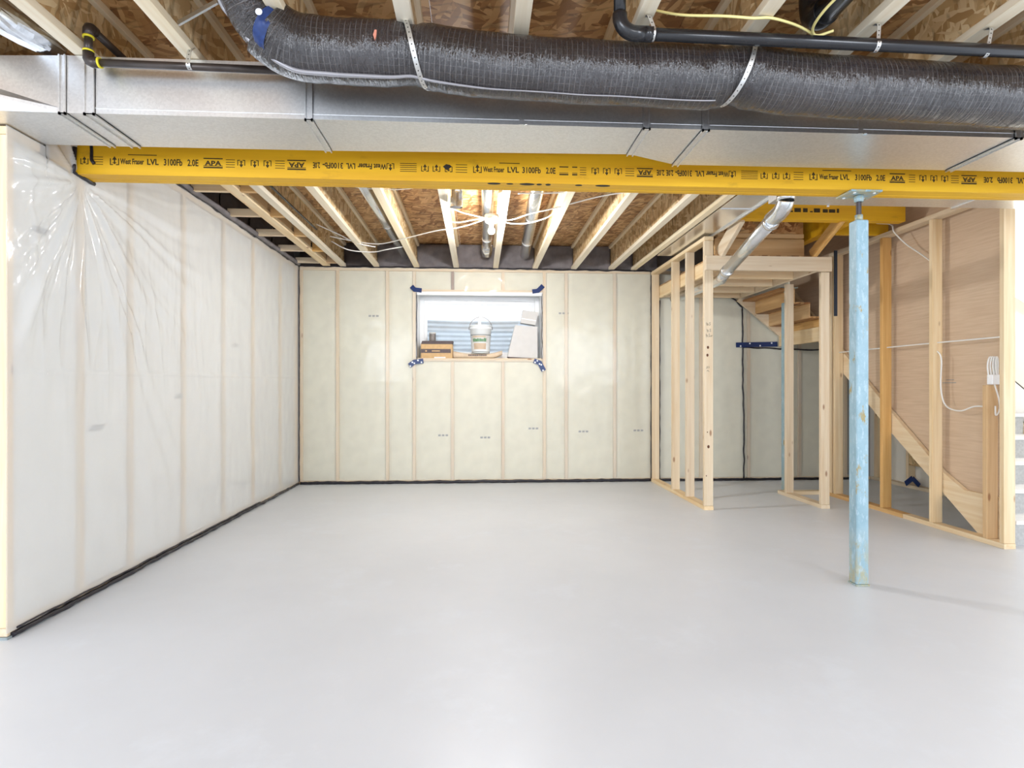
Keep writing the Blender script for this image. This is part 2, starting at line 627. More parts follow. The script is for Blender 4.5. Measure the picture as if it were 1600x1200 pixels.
def tag(o, label, cat, group=None):
    o['label'] = label
    o['category'] = cat
    if group:
        o['group'] = group
    return o


def empty(name, loc, label=None, cat=None, group=None):
    o = bpy.data.objects.new(name, None)
    COL.objects.link(o)
    o.location = loc
    o.empty_display_size = 0.1
    if label:
        tag(o, label, cat, group)
    return o


def structure(name, loc=(0, 0, 0)):
    o = empty(name, loc)
    o['kind'] = 'structure'
    return o


def bez(pts, n=8):
    """smooth polyline through points (Catmull-Rom)"""
    P = [Vector(p) for p in pts]
    P = [P[0] * 2 - P[1]] + P + [P[-1] * 2 - P[-2]]
    out = []
    for i in range(1, len(P) - 2):
        for k in range(n):
            t = k / n
            a, b, c, d = P[i - 1], P[i], P[i + 1], P[i + 2]
            out.append(0.5 * ((2 * b) + (c - a) * t + (2 * a - 5 * b + 4 * c - d) * t * t + (3 * b - a - 3 * c + d) * t ** 3))
    out.append(P[-2])
    return out


def text_part(name, body, size, mat, parent, origin, xdir, ydir, depth=0.0004, squeeze=1.0):
    cu = bpy.data.curves.new(name, 'FONT')
    cu.body = body
    cu.size = size
    cu.extrude = depth
    cu.resolution_u = 2
    cu.offset = 0.0011
    tmp = bpy.data.objects.new(name, cu)
    COL.objects.link(tmp)
    dg = bpy.context.evaluated_depsgraph_get()
    me = bpy.data.meshes.new_from_object(tmp.evaluated_get(dg))
    bpy.data.objects.remove(tmp)
    xd, yd = Vector(xdir).normalized(), Vector(ydir).normalized()
    zd = xd.cross(yd)
    for v in me.vertices:
        v.co = xd * v.co.x * squeeze + yd * v.co.y + zd * v.co.z
    me.materials.clear()
    me.materials.append(mat)
    o = bpy.data.objects.new(name, me)
    COL.objects.link(o)
    if parent is not None:
        o.parent = parent
    o.location = Vector(origin) - (world_loc(parent) if parent else Vector((0, 0, 0)))
    return o


# heights and lines of the room
ZJ = 2.66          # underside of the joists
JD = 0.302         # joist depth
ZS = ZJ + JD       # underside of the subfloor
XL = -2.19         # face of the left wall
YB = 7.15          # face of the back wall

# ------------------------------------------------------------------ floor
fl = MB().box(-4.5, 6.2, -3.0, 7.6, -0.12, 0.0).build('floor', M['floor'])
fl['kind'] = 'structure'

# ------------------------------------------------------------------ ceiling: subfloor panels and I-joists
ceil = structure('ceiling', (0, 3.5, ZS))
xs = [-3.9 + 1.224 * i for i in range(8)]
yb = [-0.66 + 2.443 * j for j in range(5)]
pan = None
for j, y0 in enumerate(yb[:-1]):
    y1 = min(yb[j + 1] - 0.003, 7.5)
    for i in range(7):
        off = 0.0
        x0 = xs[i] + off
        MB().box(x0, x0 + 1.221, y0, y1, ZS + random.uniform(0, 0.0015), ZS + 0.02).build('subfloor_panel', M['osb_floor'], ceil)


def i_joist(x, y0, y1):
    """x: left edge of the flange; joist > flanges as sub-parts"""
    j = MB().box(x + 0.027, x + 0.037, y0, y1, ZJ + 0.036, ZS - 0.036).build('floor_joist', M['osb_web'], ceil)
    MB().box(x, x + 0.064, y0, y1, ZJ, ZJ + 0.038, 0.002).build('bottom_flange', M['flange'], j)
    MB().box(x, x + 0.064, y0, y1, ZS - 0.038, ZS - 0.0005, 0.002).build('top_flange', M['flange'], j)
    return j


back_x = [-1.686, -1.283, -0.796, -0.309, 0.178, 0.668, 1.155, 1.630, 1.915]
front_x = [-2.29, -1.803, -1.325, -0.83, -0.332, 0.145, 0.636, 1.115, 1.592, 2.08, 2.57, 3.06, 3.55, 4.03]
for x in back_x:
    i_joist(x, 3.28, 7.17)
for x in front_x:
    i_joist(x - 0.0 if x < 3 else x, 1.2, 3.20)
# ladder blocking by the left wall
lad = MB().box(-1.892, -1.803, 3.36, 7.12, ZJ, ZJ + 0.038, 0.002).build('ladder_runner', M['wood_y'], ceil)
for yk in (3.85, 4.47, 5.10, 5.74, 6.36, 6.95):
    MB().box(-2.165, -1.892, yk, yk + 0.038, ZJ + 0.001, ZJ + 0.064, 0.002).build('ladder_block', M['wood_x'], ceil)
    MB().box(-1.803, -1.686, yk, yk + 0.038, ZJ + 0.001, ZJ + 0.10, 0.002).build('ladder_block', M['amber_x'], ceil)
    MB().box(-1.81, -1.80, yk + 0.04, yk + 0.56, ZJ + 0.039, ZJ + 0.20).build('blocking_panel', M['amber_y'], ceil)
fpts = [Vector((XL + 0.026, 3.42 + 0.06 * i, ZJ + 0.014)) for i in range(62)]
MB().tube([q + Vector((noise.noise(q * 3) * 0.006, 0, noise.noise(q * 4) * 0.006)) for q in fpts], [0.022 + 0.006 * noise.noise(q * 5) for q in fpts], 8).build('foam_strip', M['foam'], ceil)
# sprayed foam on the rim: one lump in each bay
def lumpy(p0, du, dv, nrm, nu, nv, amp, seed):
    p0, du, dv, nrm = Vector(p0), Vector(du), Vector(dv), Vector(nrm)
    def fn(u, v):
        p = p0 + du * u + dv * v
        e = min(1, 8 * min(u, 1 - u, v, 1 - v) + 0.2)
        return p + nrm * (0.012 + amp * e * (0.5 + noise.noise(p * 5 + Vector((seed, 0, 0))) + 0.4 * noise.noise(p * 16)))
    return fn


edges_x = [XL] + [b + 0.03 for b in back_x] + [2.27]
for i in range(len(edges_x) - 1):
    a, b_ = edges_x[i] + 0.012, edges_x[i + 1] - 0.012
    if b_ - a > 0.05:
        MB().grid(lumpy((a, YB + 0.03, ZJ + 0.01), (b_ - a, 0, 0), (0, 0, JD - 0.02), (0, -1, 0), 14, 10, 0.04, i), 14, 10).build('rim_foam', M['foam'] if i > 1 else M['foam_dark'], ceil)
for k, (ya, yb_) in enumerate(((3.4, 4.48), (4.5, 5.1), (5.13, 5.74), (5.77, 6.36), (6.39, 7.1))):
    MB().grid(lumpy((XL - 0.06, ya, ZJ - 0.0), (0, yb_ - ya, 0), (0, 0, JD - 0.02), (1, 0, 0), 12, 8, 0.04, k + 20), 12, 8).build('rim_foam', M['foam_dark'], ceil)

# ------------------------------------------------------------------ left wall
wl = structure('wall_left', (XL, 4.9, 0))
MB().box(XL - 0.36, XL - 0.17, 3.05, 7.6, 0, 2.95).build('foundation', M['concrete'], wl)
MB().box(XL - 0.15, XL - 0.004, 2.815, 7.15, 0.012, 0.05, 0.002).build('bottom_plate', M['wood_y'], wl)
MB().box(XL - 0.15, XL - 0.004, 3.05, 7.15, ZJ - 0.042, ZJ - 0.004, 0.002).build('top_plate', M['wood_y'], wl)
MB().box(XL - 0.15, XL - 0.004, 2.815, 3.02, 2.356, 2.394, 0.002).build('top_plate', M['wood_y'], wl)
MB().box(XL - 0.155, XL + 0.004, 2.806, 3.6, 0.0, 0.011).build('sill_gasket', M['gasket'], wl)
ls_y = [2.815, 3.31, 3.77, 4.425, 5.10, 5.757, 6.527, 7.09]
st0 = None
for i, y in enumerate(ls_y):
    top = 2.354 if i == 0 else ZJ - 0.044
    MB().box(XL - 0.15, XL - 0.006 if i else XL - 0.004, y, y + 0.038, 0.052, top, 0.002).build('stud', M['wood_z'], wl)


def puffy(p0, du, dv, nrm, seed, amp=0.012):
    p0, du, dv, nrm = Vector(p0), Vector(du), Vector(dv), Vector(nrm)
    w, h = du.length, dv.length
    def fn(u, v):
        p = p0 + du * u + dv * v
        e = min(u * w, (1 - u) * w, v * h, (1 - v) * h)
        r = min(1.0, e / 0.05)
        return p + nrm * (amp * math.sqrt(max(0, r)) - 0.022 + 0.006 * noise.noise(p * 4 + Vector((seed, 0, 0))))
    return fn


for i in range(len(ls_y) - 1):
    a, b_ = ls_y[i] + 0.040, ls_y[i + 1] - 0.002
    top = ZJ - 0.046 if i else 2.352
    if i == 0:
        a2 = 3.03
        MB().grid(puffy((XL - 0.004, a, 0.054), (0, b_ - a, 0), (0, 0, 2.30), (1, 0, 0), i, 0.014), 12, 40).build('insulation_batt', M['batt_left'], wl)
    else:
        MB().grid(puffy((XL - 0.004, a, 0.054), (0, b_ - a, 0), (0, 0, top - 0.054), (1, 0, 0), i, 0.014), 14, 46).build('insulation_batt', M['batt_left'], wl)

# vapour barrier with folds that radiate from the beam end
PY, PZ = 3.30, 2.30
def film_fold(y, z, ztop):
    dy, dz = y - PY, PZ - z
    r = math.hypot(dy, dz) + 1e-4
    ph = math.atan2(dy, dz if dz > -0.3 else -0.3)
    fall = min(1.0, (r / 0.12) ** 2) * math.exp(-((r - 0.1) / 1.55) ** 2)
    w = 0.8 * noise.noise(Vector((y * 1.3, z * 1.3, 3.0)))
    f1 = math.cos(ph * 7.5 + w) ** 2
    f2 = math.cos(ph * 15.0 + 2.2 * w + 1.0) ** 2
    f3 = math.cos(ph * 27.0 + 3.0 * w) ** 2
    gate = max(0.0, 0.62 + 1.1 * noise.noise(Vector((ph * 3.0, r * 1.1, 7.0))))
    x = fall * gate * (0.026 * f1 ** 4 + 0.016 * f2 ** 3 * min(1, r / 0.4) + 0.007 * f3 ** 2 * min(1, r / 0.7))
    near = max(0.0, 1 - (y - 2.8) / 2.4)
    mid = math.exp(-((z - 1.65) / 0.45) ** 2)
    x += near * mid * 0.016 * (1 - min(1, 2.2 * abs(noise.noise(Vector((y * 6.5 + 0.4 * z, z * 1.3, 1.0)))))) ** 2
    x += 0.004 * noise.noise(Vector((y * 2.2, z * 1.5, 5.0))) + 0.0022 * noise.noise(Vector((y * 9, z * 5, 2.0)))
    x += 0.004 * math.exp(-((z - 1.22 - 0.012 * y) / 0.010) ** 2)
    m2 = math.exp(-((z - 1.75) / 0.55) ** 2) * max(0.0, 1 - max(0.0, y - 3.2) / 1.9)
    x += m2 * 0.0065 * noise.noise(Vector((y * 21 + 1.5 * ph, z * 2.6, 9.0)))
    pin = max(0.0, min(1.0, (z - 0.03) / 0.2, (ztop - z) / 0.15, (y - 2.80) / 0.15, (7.15 - y) / 0.2))
    return Vector((XL + 0.002 + max(-0.004, x) * pin, y, z))


for (ya, yb_, zt, nu) in ((2.80, 3.045, 2.394, 40), (3.045, 7.15, ZJ, 520)):
    MB().grid(lambda u, v: film_fold(ya + u * (yb_ - ya), 0.03 + v * (zt - 0.03), zt), nu, 220).build('vapour_barrier', M['film_left'], wl)


def bead(pts, r, wob, n=6, step=0.03):
    out = []
    for a, b_ in zip(pts[:-1], pts[1:]):
        a, b_ = Vector(a), Vector(b_)
        k = max(2, int((b_ - a).length / step))
        for i in range(k):
            p = a.lerp(b_, i / k)
            out.append(p + Vector((noise.noise(p * 9) * wob, noise.noise(p * 9 + Vector((5, 0, 0))) * wob, noise.noise(p * 9 + Vector((0, 7, 0))) * wob)))
    out.append(Vector(pts[-1]))
    rs = [r * (0.75 + 0.5 * abs(noise.noise(p * 14))) for p in out]
    return out, rs


def sealant(parent, pts, r=0.008, wob=0.006):
    p, rs = bead(pts, r, wob)
    return MB().tube(p, rs, 6).build('sealant_bead', M['sealant'], parent)


sealant(wl, [(XL + 0.006, 2.83, 0.014), (XL + 0.006, 7.14, 0.014)], 0.017, 0.007)
sealant(wl, [(XL + 0.008, 2.86, 0.038), (XL + 0.008, 5.9, 0.034)], 0.006, 0.005)
sealant(wl, [(XL + 0.006, 3.42, ZJ + 0.0), (XL + 0.006, 7.14, ZJ + 0.0)], 0.013, 0.014)
sealant(wl, [(XL + 0.010, 3.245, 2.47), (XL + 0.010, 3.235, 2.34), (XL + 0.010, 3.40, 2.33)], 0.014, 0.008)
sealant(wl, [(XL + 0.012, YB - 0.008, 0.03), (XL + 0.012, YB - 0.008, ZJ)], 0.006, 0.004)
for (y, z) in ((2.96, 1.95), (3.40, 0.93), (4.30, 1.10), (5.3, 1.55)):
    MB().box(XL - 0.010, XL - 0.008, y, y + 0.11, z, z + 0.012).box(XL - 0.010, XL - 0.008, y + 0.02, y + 0.13, z + 0.02, z + 0.03).build('batt_stamp', M['faint_ink'], wl)

# ------------------------------------------------------------------ back wall and window opening
wb = structure('wall_back', (0, YB, 0))
WX0, WX1, WZ0, WZ1 = -0.755, 0.781, 1.545, 2.352
for (x0, x1, z0, z1) in ((-2.6, WX0 - 0.02, 0, 3.0), (WX1 + 0.02, 5.3, 0, 3.0), (WX0 - 0.02, WX1 + 0.02, 0, WZ0 - 0.03), (WX0 - 0.02, WX1 + 0.02, WZ1 + 0.03, 3.0)):
    MB().box(x0, x1, YB + 0.155, YB + 0.40, z0, z1).build('foundation', M['concrete'], wb)
MB().box(XL, 5.05, YB + 0.004, YB + 0.15, 0.0, 0.038, 0.002).build('bottom_plate', M['wood_x'], wb)
MB().box(XL, 3.2, YB + 0.004, YB + 0.15, ZJ - 0.042, ZJ - 0.004, 0.002).build('top_plate', M['wood_x'], wb)
full = [-2.183, -1.745, -1.14, WX0 - 0.058, WX1 + 0.020, 1.075, 1.69, 2.17, 2.80, 3.42, 4.09, 4.7]
for x in full:
    MB().box(x, x + 0.038, YB + 0.004, YB + 0.144, 0.04, ZJ - 0.044, 0.002).build('stud', M['wood_z'], wb)
crip = (-0.343, 0.283)
for x in crip:
    MB().box(x, x + 0.038, YB + 0.004, YB + 0.144, 0.04, WZ0 - 0.042, 0.002).build('cripple_stud', M['wood_z'], wb)
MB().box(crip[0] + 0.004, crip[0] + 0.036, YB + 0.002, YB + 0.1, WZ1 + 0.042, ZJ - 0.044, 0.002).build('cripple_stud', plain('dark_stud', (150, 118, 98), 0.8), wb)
MB().box(crip[1], crip[1] + 0.038, YB + 0.004, YB + 0.144, WZ1 + 0.042, ZJ - 0.044, 0.002).build('cripple_stud', M['wood_z'], wb)
MB().box(WX0 - 0.018, WX1 + 0.018, YB + 0.004, YB + 0.15, WZ0 - 0.040, WZ0 - 0.004, 0.002).build('rough_sill', M['wood_x'], wb)
MB().box(WX0 - 0.018, WX1 + 0.018, YB + 0.004, YB + 0.15, WZ1 + 0.004, WZ1 + 0.040, 0.002).build('header', M['wood_x'], wb)
bays = []
fs = sorted(full)
for a, b_ in zip(fs[:-1], fs[1:]):
    if a < WX0 < b_ or (a < 0 < b_):
        continue
    bays.append((a + 0.039, b_ - 0.001, 0.04, ZJ - 0.044))
cl = sorted([WX0 - 0.058] + list(crip) + [WX1 + 0.020])
for a, b_ in zip(cl[:-1], cl[1:]):
    bays.append((a + 0.039, b_ - 0.001, 0.04, WZ0 - 0.042))
    bays.append((a + 0.039, b_ - 0.001, WZ1 + 0.042, ZJ - 0.044))
for i, (x0, x1, z0, z1) in enumerate(bays):
    MB().grid(puffy((x0, YB + 0.006, z0), (x1 - x0, 0, 0), (0, 0, z1 - z0), (0, -1, 0), i + 40), 12, max(8, int((z1 - z0) * 16))).build('insulation_batt', M['batt'], wb)


def back_film(x0, x1, z0, z1, seed, sag=None):
    def fn(u, v):
        x, z = x0 + (x1 - x0) * u, z0 + (z1 - z0) * v
        d = 0.003 * noise.noise(Vector((x * 2.2, z * 1.6, seed))) + 0.002 * noise.noise(Vector((x * 8, z * 6, seed)))
        d += 0.003 * math.exp(-((z - 1.25 + 0.004 * x) / 0.008) ** 2)
        if sag:
            rr = math.hypot(x - sag[0], (z - sag[1]) * 1.6)
            d += 0.012 * math.exp(-(rr / 0.30) ** 2) * (1 - abs(math.sin(9 * math.atan2(z - sag[1] - 0.25, x - sag[0])))) ** 2
        pin = min(1.0, u * 15, (1 - u) * 15, v * 15, (1 - v) * 15)
        return Vector((x, YB - 0.002 - max(-0.003, d) * pin, z))
    return fn


MB().grid(back_film(XL, WX0 - 0.004, 0.03, ZJ, 1), 60, 90).build('vapour_barrier', M['film_back'], wb)
MB().grid(back_film(WX1 + 0.004, 5.04, 0.03, ZJ, 2), 90, 90).build('vapour_barrier', M['film_back'], wb)
MB().grid(back_film(WX0 - 0.004, WX1 + 0.004, 0.03, WZ0 - 0.004, 3), 50, 60).build('vapour_barrier', M['film_back'], wb)
MB().grid(back_film(WX0 - 0.004, WX1 + 0.004, WZ1 + 0.004, ZJ, 4, (0.02, 2.50)), 80, 30).build('vapour_barrier', M['film_back'], wb)
sealant(wb, [(XL + 0.02, YB - 0.006, 0.018), (2.17, YB - 0.006, 0.018)], 0.021, 0.007)
sealant(wb, [(2.26, YB - 0.006, 0.016), (5.0, YB - 0.006, 0.016)], 0.019, 0.007)
sealant(wb, [(XL + 0.02, YB - 0.006, ZJ + 0.002), (2.17, YB - 0.006, ZJ - 0.012)], 0.010, 0.010)
sealant(wb, [(2.168, YB - 0.012, ZJ - 0.01), (2.168, YB - 0.012, 0.03)], 0.009, 0.006)
sealant(wb, [(2.278, YB - 0.006, 2.28), (2.278, YB - 0.006, 0.03)], 0.009, 0.008)
sealant(wb, [(3.20, YB - 0.008, 2.33), (3.27, YB - 0.008, 2.28), (3.345, YB - 0.008, 2.2), (3.355, YB - 0.008, 1.2), (3.37, YB - 0.008, 0.5), (3.365, YB - 0.008, 0.03)], 0.012, 0.010)
sealant(wb, [(3.35, YB - 0.008, 1.695), (4.25, YB - 0.008, 1.665), (5.0, YB - 0.008, 1.66)], 0.011, 0.008)
sealant(wb, [(WX0 - 0.006, YB - 0.006, WZ0 - 0.01), (WX0 - 0.006, YB - 0.006, WZ1)], 0.006, 0.004)
sealant(wb, [(WX1 + 0.006, YB - 0.006, WZ0 - 0.01), (WX1 + 0.006, YB - 0.006, WZ1)], 0.006, 0.004)
for (x, z) in ((-1.35, 2.05), (0.02, 0.55), (-0.5, 0.58), (0.62, 0.66), (1.25, 0.62), (1.95, 0.63), (1.0, 2.1)):
    for q in range(3):
        MB().box(x + 0.045 * q, x + 0.045 * q + 0.032, YB + 0.011, YB + 0.0118, z, z + 0.022).build('batt_stamp', M['faint_ink'], wb)

# window_1: recess lining, vinyl slider frame, panes, well outside
wn = structure('window_1', ((WX0 + WX1) / 2, YB + 0.2, WZ0))
YG = YB + 0.30
MB().box(WX0 - 0.016, WX0, YB, YG + 0.1, WZ0, WZ1).build('window_jamb', M['white_paint'], wn)
MB().box(WX1, WX1 + 0.016, YB, YG + 0.1, WZ0, WZ1).build('window_jamb', M['white_paint'], wn)
MB().box(WX0 - 0.016, WX1 + 0.016, YB, YG + 0.1, WZ1, WZ1 + 0.016).build('window_head', M['white_paint'], wn)
MB().box(WX0 - 0.016, WX1 + 0.016, YB - 0.004, YG + 0.1, WZ0 - 0.018, WZ0).build('window_sill', M['wood_x'], wn)
MB().box(WX0 - 0.004, WX1 + 0.004, YB - 0.012, YB - 0.002, WZ1 - 0.03, WZ1 + 0.006).build('window_trim', M['white_paint'], wn)
fr = MB()
fw = 0.055
fr.box(WX0, WX0 + fw, YG, YG + 0.08, WZ0, WZ1, 0.004).box(WX1 - fw, WX1, YG, YG + 0.08, WZ0, WZ1, 0.004)
fr.box(WX0 + fw, WX1 - fw, YG, YG + 0.08, WZ0, WZ0 + fw, 0.004).box(WX0 + fw, WX1 - fw, YG, YG + 0.08, WZ1 - fw, WZ1, 0.004)
fr.build('window_frame', M['white_vinyl'], wn)
for (a, b_, yy) in ((WX0 + fw, 0.03, YG + 0.012), (-0.01, WX1 - fw, YG + 0.045)):
    s = MB()
    w = 0.04
    s.box(a, a + w, yy, yy + 0.028, WZ0 + fw, WZ1 - fw, 0.003).box(b_ - w, b_, yy, yy + 0.028, WZ0 + fw, WZ1 - fw, 0.003)
    s.box(a + w, b_ - w, yy, yy + 0.028, WZ0 + fw, WZ0 + fw + w, 0.003).box(a + w, b_ - w, yy, yy + 0.028, WZ1 - fw - w, WZ1 - fw, 0.003)
    so = s.build('window_sash', M['white_vinyl'], wn)
    MB().box(a + w, b_ - w, yy + 0.012, yy + 0.016, WZ0 + fw + w, WZ1 - fw - w).build('window_pane', M['glass'], so)

# ribbed steel well outside the window
well = empty('window_well', (0, 8.0, 1.3), 'ribbed galvanized steel well outside the basement window', 'window well')
wp = []
nn = 60
prof = []
for i in range(nn + 1):
    z = 1.25 + i * (2.14 - 1.25) / nn
    prof.append((z, 0.012 * math.sin(i * 2 * PI / 5)))
def wellfn(u, v):
    a = PI * u
    z = 1.25 + v * (2.14 - 1.25)
    rr = 1.0 + 0.009 * math.sin(v * 14 * 2 * PI)
    return Vector((0.0 - 1.05 * rr * math.cos(a), YB + 0.42 + 0.75 * rr * math.sin(a) ** 0.6, z))
MB().grid(wellfn, 40, 84).build('well_wall', M['corrugated'], well)
MB().box(-1.0, 1.0, YB + 0.41, 8.2, 1.22, 1.30).build('well_gravel', M['soil'], well)

# ------------------------------------------------------------------ right side walls and far right wall
wr = structure('wall_right', (5.05, 5.5, 0))
MB().box(5.14, 5.16, 3.2, 7.3, 0.0, 2.95).build('drywall_panel', M['drywall_white'], wr)
MB().box(5.045, 5.135, 4.0, 7.14, 0.0, 0.038, 0.002).build('bottom_plate', M['wood_y'], wr)
for y in (4.3, 4.9, 5.5, 5.9, 6.5, 7.05):
    MB().box(5.047, 5.135, y, y + 0.038, 0.039, 1.55, 0.002).build('stud', M['wood_z'], wr)
MB().prism([(3.2, 1.16), (3.2, 2.95), (7.14, 2.95), (7.14, 2.6), (5.95, 1.9), (4.1, 0.42), (4.1, 0.3), (3.95, 0.0), (3.2, 0.0)], 0, 5.03, 5.042).build('drywall_panel', M['drywall_white'], wr)

# ------------------------------------------------------------------ yellow LVL beam
BY0, BY1, BZ0, BZ1 = 3.257, 3.388, 2.335, 2.655
beam = empty('laminated_beam', (1.2, 3.32, BZ0), 'long yellow laminated beam stamped with black lettering, set on the steel post', 'beam')
plies = []
t = (BY1 - BY0) / 3
for k in range(3):
    y0 = BY0 + k * t + (0.0006 if k else 0)
    dz = (0.0, 0.002, 0.001)[k]
    MB().box(XL - 0.13, 4.6, y0, BY0 + (k + 1) * t, BZ0 + dz, BZ1, 0.0015).build('beam_ply', M['lvl'], beam)


def icon(mb, x, z, s, flip=1):
    """square bracket round an arrow, on the beam face"""
    y = BY0 - 0.0005
    def b(x0, x1, z0, z1):
        xa, xb = sorted((x + flip * x0 * s, x + flip * x1 * s))
        za, zb = sorted((z + flip * z0 * s, z + flip * z1 * s))
        mb.box(xa, xb, y - 0.0002, y + 0.0004, za, zb)
    b(-0.5, -0.4, -0.5, 0.25)
    b(0.4, 0.5, -0.5, 0.25)
    b(-0.5, -0.15, -0.5, -0.4)
    b(0.15, 0.5, -0.5, -0.4)
    b(-0.07, 0.07, -0.4, 0.1)
    b(-0.22, 0.22, -0.28, -0.2)
    pts = [(-0.26, 0.1), (0.26, 0.1), (0.0, 0.5)]
    mb.prism([(x + flip * px * s, z + flip * pz * s) for px, pz in pts], 1, y - 0.0002, y + 0.0004)


def lines(mb, x0, x1, z, h, n=4):
    for k in range(n):
        zz = z - h / 2 + h * k / (n - 1)
        mb.box(x0, x1, BY0 - 0.0007, BY0 - 0.0001, zz - 0.0016, zz + 0.0016)


def stampbox(mb, x0, x1, z, h):
    mb.box(x0, x1, BY0 - 0.0007, BY0 - 0.0001, z + h / 2 - 0.006, z + h / 2)
    mb.box(x0, x1, BY0 - 0.0007, BY0 - 0.0001, z - h / 2, z - h / 2 + 0.008)
    mb.box(x0, x1, BY0 - 0.0007, BY0 - 0.0001, z - h / 2 + 0.012, z - h / 2 + 0.015)


ZT = 2.409     # centre line of the stamps
S = 0.042
def ux(u):      # metres along the beam face for stamp position u
    tt = (u - 800) / 900
    s_, c_ = math.sin(TH), math.cos(TH)
    return BY0 * (tt * c_ + s_) / (c_ - tt * s_)


mbk = MB()
for u in (111, 132):
    icon(mbk, ux(u), ZT, S)
lines(mbk, ux(144), ux(161), ZT, 0.040)
icon(mbk, ux(179), ZT + 0.002, S + 0.006)
for u in (377, 398, 418):
    icon(mbk, ux(u), ZT, S, -1)
lines(mbk, ux(353), ux(367), ZT, 0.040)
lines(mbk, ux(430), ux(445), ZT, 0.040)
stampbox(mbk, ux(318), ux(348), ZT, 0.056)
stampbox(mbk, ux(449), ux(478), ZT, 0.056)
icon(mbk, ux(610), ZT, S, -1)
lines(mbk, ux(625), ux(651), ZT, 0.044, 5)
for u in (664, 682, 701):
    icon(mbk, ux(u), ZT, S)
lines(mbk, ux(712), ux(730), ZT, 0.042)
icon(mbk, ux(746), ZT + 0.002, S + 0.006)
stampbox(mbk, ux(874), ux(888), ZT, 0.050)
stampbox(mbk, ux(894), ux(902), ZT, 0.050)
lines(mbk, ux(906), ux(916), ZT, 0.040)
for u in (930, 948, 966):
    icon(mbk, ux(u), ZT, S, -1)
lines(mbk, ux(977), ux(991), ZT, 0.040)
stampbox(mbk, ux(995), ux(1020), ZT, 0.052)
icon(mbk, ux(1144), ZT, S, -1)
lines(mbk, ux(1158), ux(1184), ZT, 0.044, 5)
for u in (1194, 1212, 1229):
    icon(mbk, ux(u), ZT, S)
lines(mbk, ux(1240), ux(1255), ZT, 0.042)
icon(mbk, ux(1271), ZT + 0.002, S + 0.006)
stampbox(mbk, ux(1390), ux(1414), ZT, 0.056)
lines(mbk, ux(1420), ux(1430), ZT, 0.040)
for u in (1442, 1459, 1476):
    icon(mbk, ux(u), ZT, S, -1)
lines(mbk, ux(1486), ux(1498), ZT, 0.040)
stampbox(mbk, ux(1502), ux(1526), ZT, 0.054)
for u0, u1 in ((200, 245), (780, 812), (1285, 1330)):
    mbk.box(ux(u0), ux(u1), BY0 - 0.0007, BY0 - 0.0001, ZT + 0.034, ZT + 0.038)
mbk.build('stamped_marks', M['ink'], beam)
UP = (0, 0, 1)
DN = (0, 0, -1)
def letter(u0, u1, body, h, flip):
    """one run of stamped letters from u0 to u1 along the face; flip: upside down"""
    x0, x1 = ux(u0), ux(u1)
    o = text_part('stamped_lettering', body, h / 0.72, M['ink'], beam, (0, 0, 0), (1, 0, 0), UP)
    xs_ = [v.co.x for v in o.data.vertices]
    a, b_ = min(xs_), max(xs_)
    k = (x1 - x0) / (b_ - a)
    for v in o.data.vertices:
        v.co.x = (v.co.x - a) * k
        if flip:
            v.co.x, v.co.z = (x1 - x0) - v.co.x, -v.co.z
    o.location = Vector((x0, BY0 - 0.0006, ZT + (h / 2 if flip else -h / 2))) - world_loc(beam)


for run in ((188, 225, 'West Fraser', 0.030, 0), (230, 248, 'LVL', 0.032, 0), (256, 285, '3100Fb', 0.036, 0), (293, 310, '2.0E', 0.036, 0), (320, 346, 'APA', 0.026, 0), (451, 476, 'APA', 0.026, 1),
            (489, 500, '2.0E', 0.032, 1), (504, 536, '3100Fb-', 0.032, 1), (541, 555, 'LVL', 0.030, 1), (559, 604, 'West Fraser', 0.030, 1),
            (755, 788, 'West Fraser', 0.030, 0), (793, 811, 'LVL', 0.032, 0), (816, 845, '3100Fb', 0.034, 0), (853, 868, '2.0E', 0.034, 0), (997, 1018, 'APA', 0.026, 1), (1026, 1038, '2.0E', 0.032, 1),
            (1041, 1052, '2.0E', 0.032, 1), (1055, 1081, '3100Fb-', 0.034, 1), (1086, 1100, 'LVL', 0.032, 1), (1103, 1138, 'West Fraser', 0.030, 1),
            (1280, 1310, 'West Fraser', 0.030, 0), (1313, 1327, 'LVL', 0.032, 0), (1336, 1362, '3100Fb', 0.034, 0), (1369, 1383, '2.0E', 0.034, 0), (1392, 1412, 'APA', 0.026, 0), (1504, 1524, 'APA', 0.026, 1),
            (1537, 1551, '2.0E', 0.032, 1), (1558, 1582, '3100Fb', 0.034, 1), (1588, 1602, 'LVL', 0.032, 1)):
    letter(*run)
# blotches of black marker on the lower arris and drips of sealant
mk = MB()
for (u, w, h) in ((772, 0.075, 0.018), (797, 0.04, 0.012), (824, 0.085, 0.020), (843, 0.03, 0.016), (857, 0.03, 0.018), (905, 0.04, 0.014), (943, 0.085, 0.018)):
    xx = ux(u)
    ring = [(xx + w / 2 * math.cos(a) * (1 + 0.2 * noise.noise(Vector((a, u, 0)))), BY0 + 0.018 + h * 0.9 * math.sin(a)) for a in [2 * PI * i / 14 for i in range(14)]]
    mk.prism(ring, 2, BZ0 - 0.0006, BZ0 + 0.0004)
mk.build('marker_scrawl', M['marker'], beam)
MB().prism([(ux(692), 2.418), (ux(697), 2.432), (ux(703), 2.428), (ux(706), 2.418), (ux(702), 2.408), (ux(698), 2.398), (ux(695), 2.408)], 1, BY0 - 0.001, BY0).build('dark_blot', M['marker'], beam)
p_, r_ = bead([(-2.10, BY0 - 0.004, 2.50), (-2.10, BY0 - 0.004, 2.41), (-2.085, BY0 - 0.004, 2.39)], 0.010, 0.006)
MB().tube(p_, r_, 6).build('sealant_drip', M['sealant'], beam)

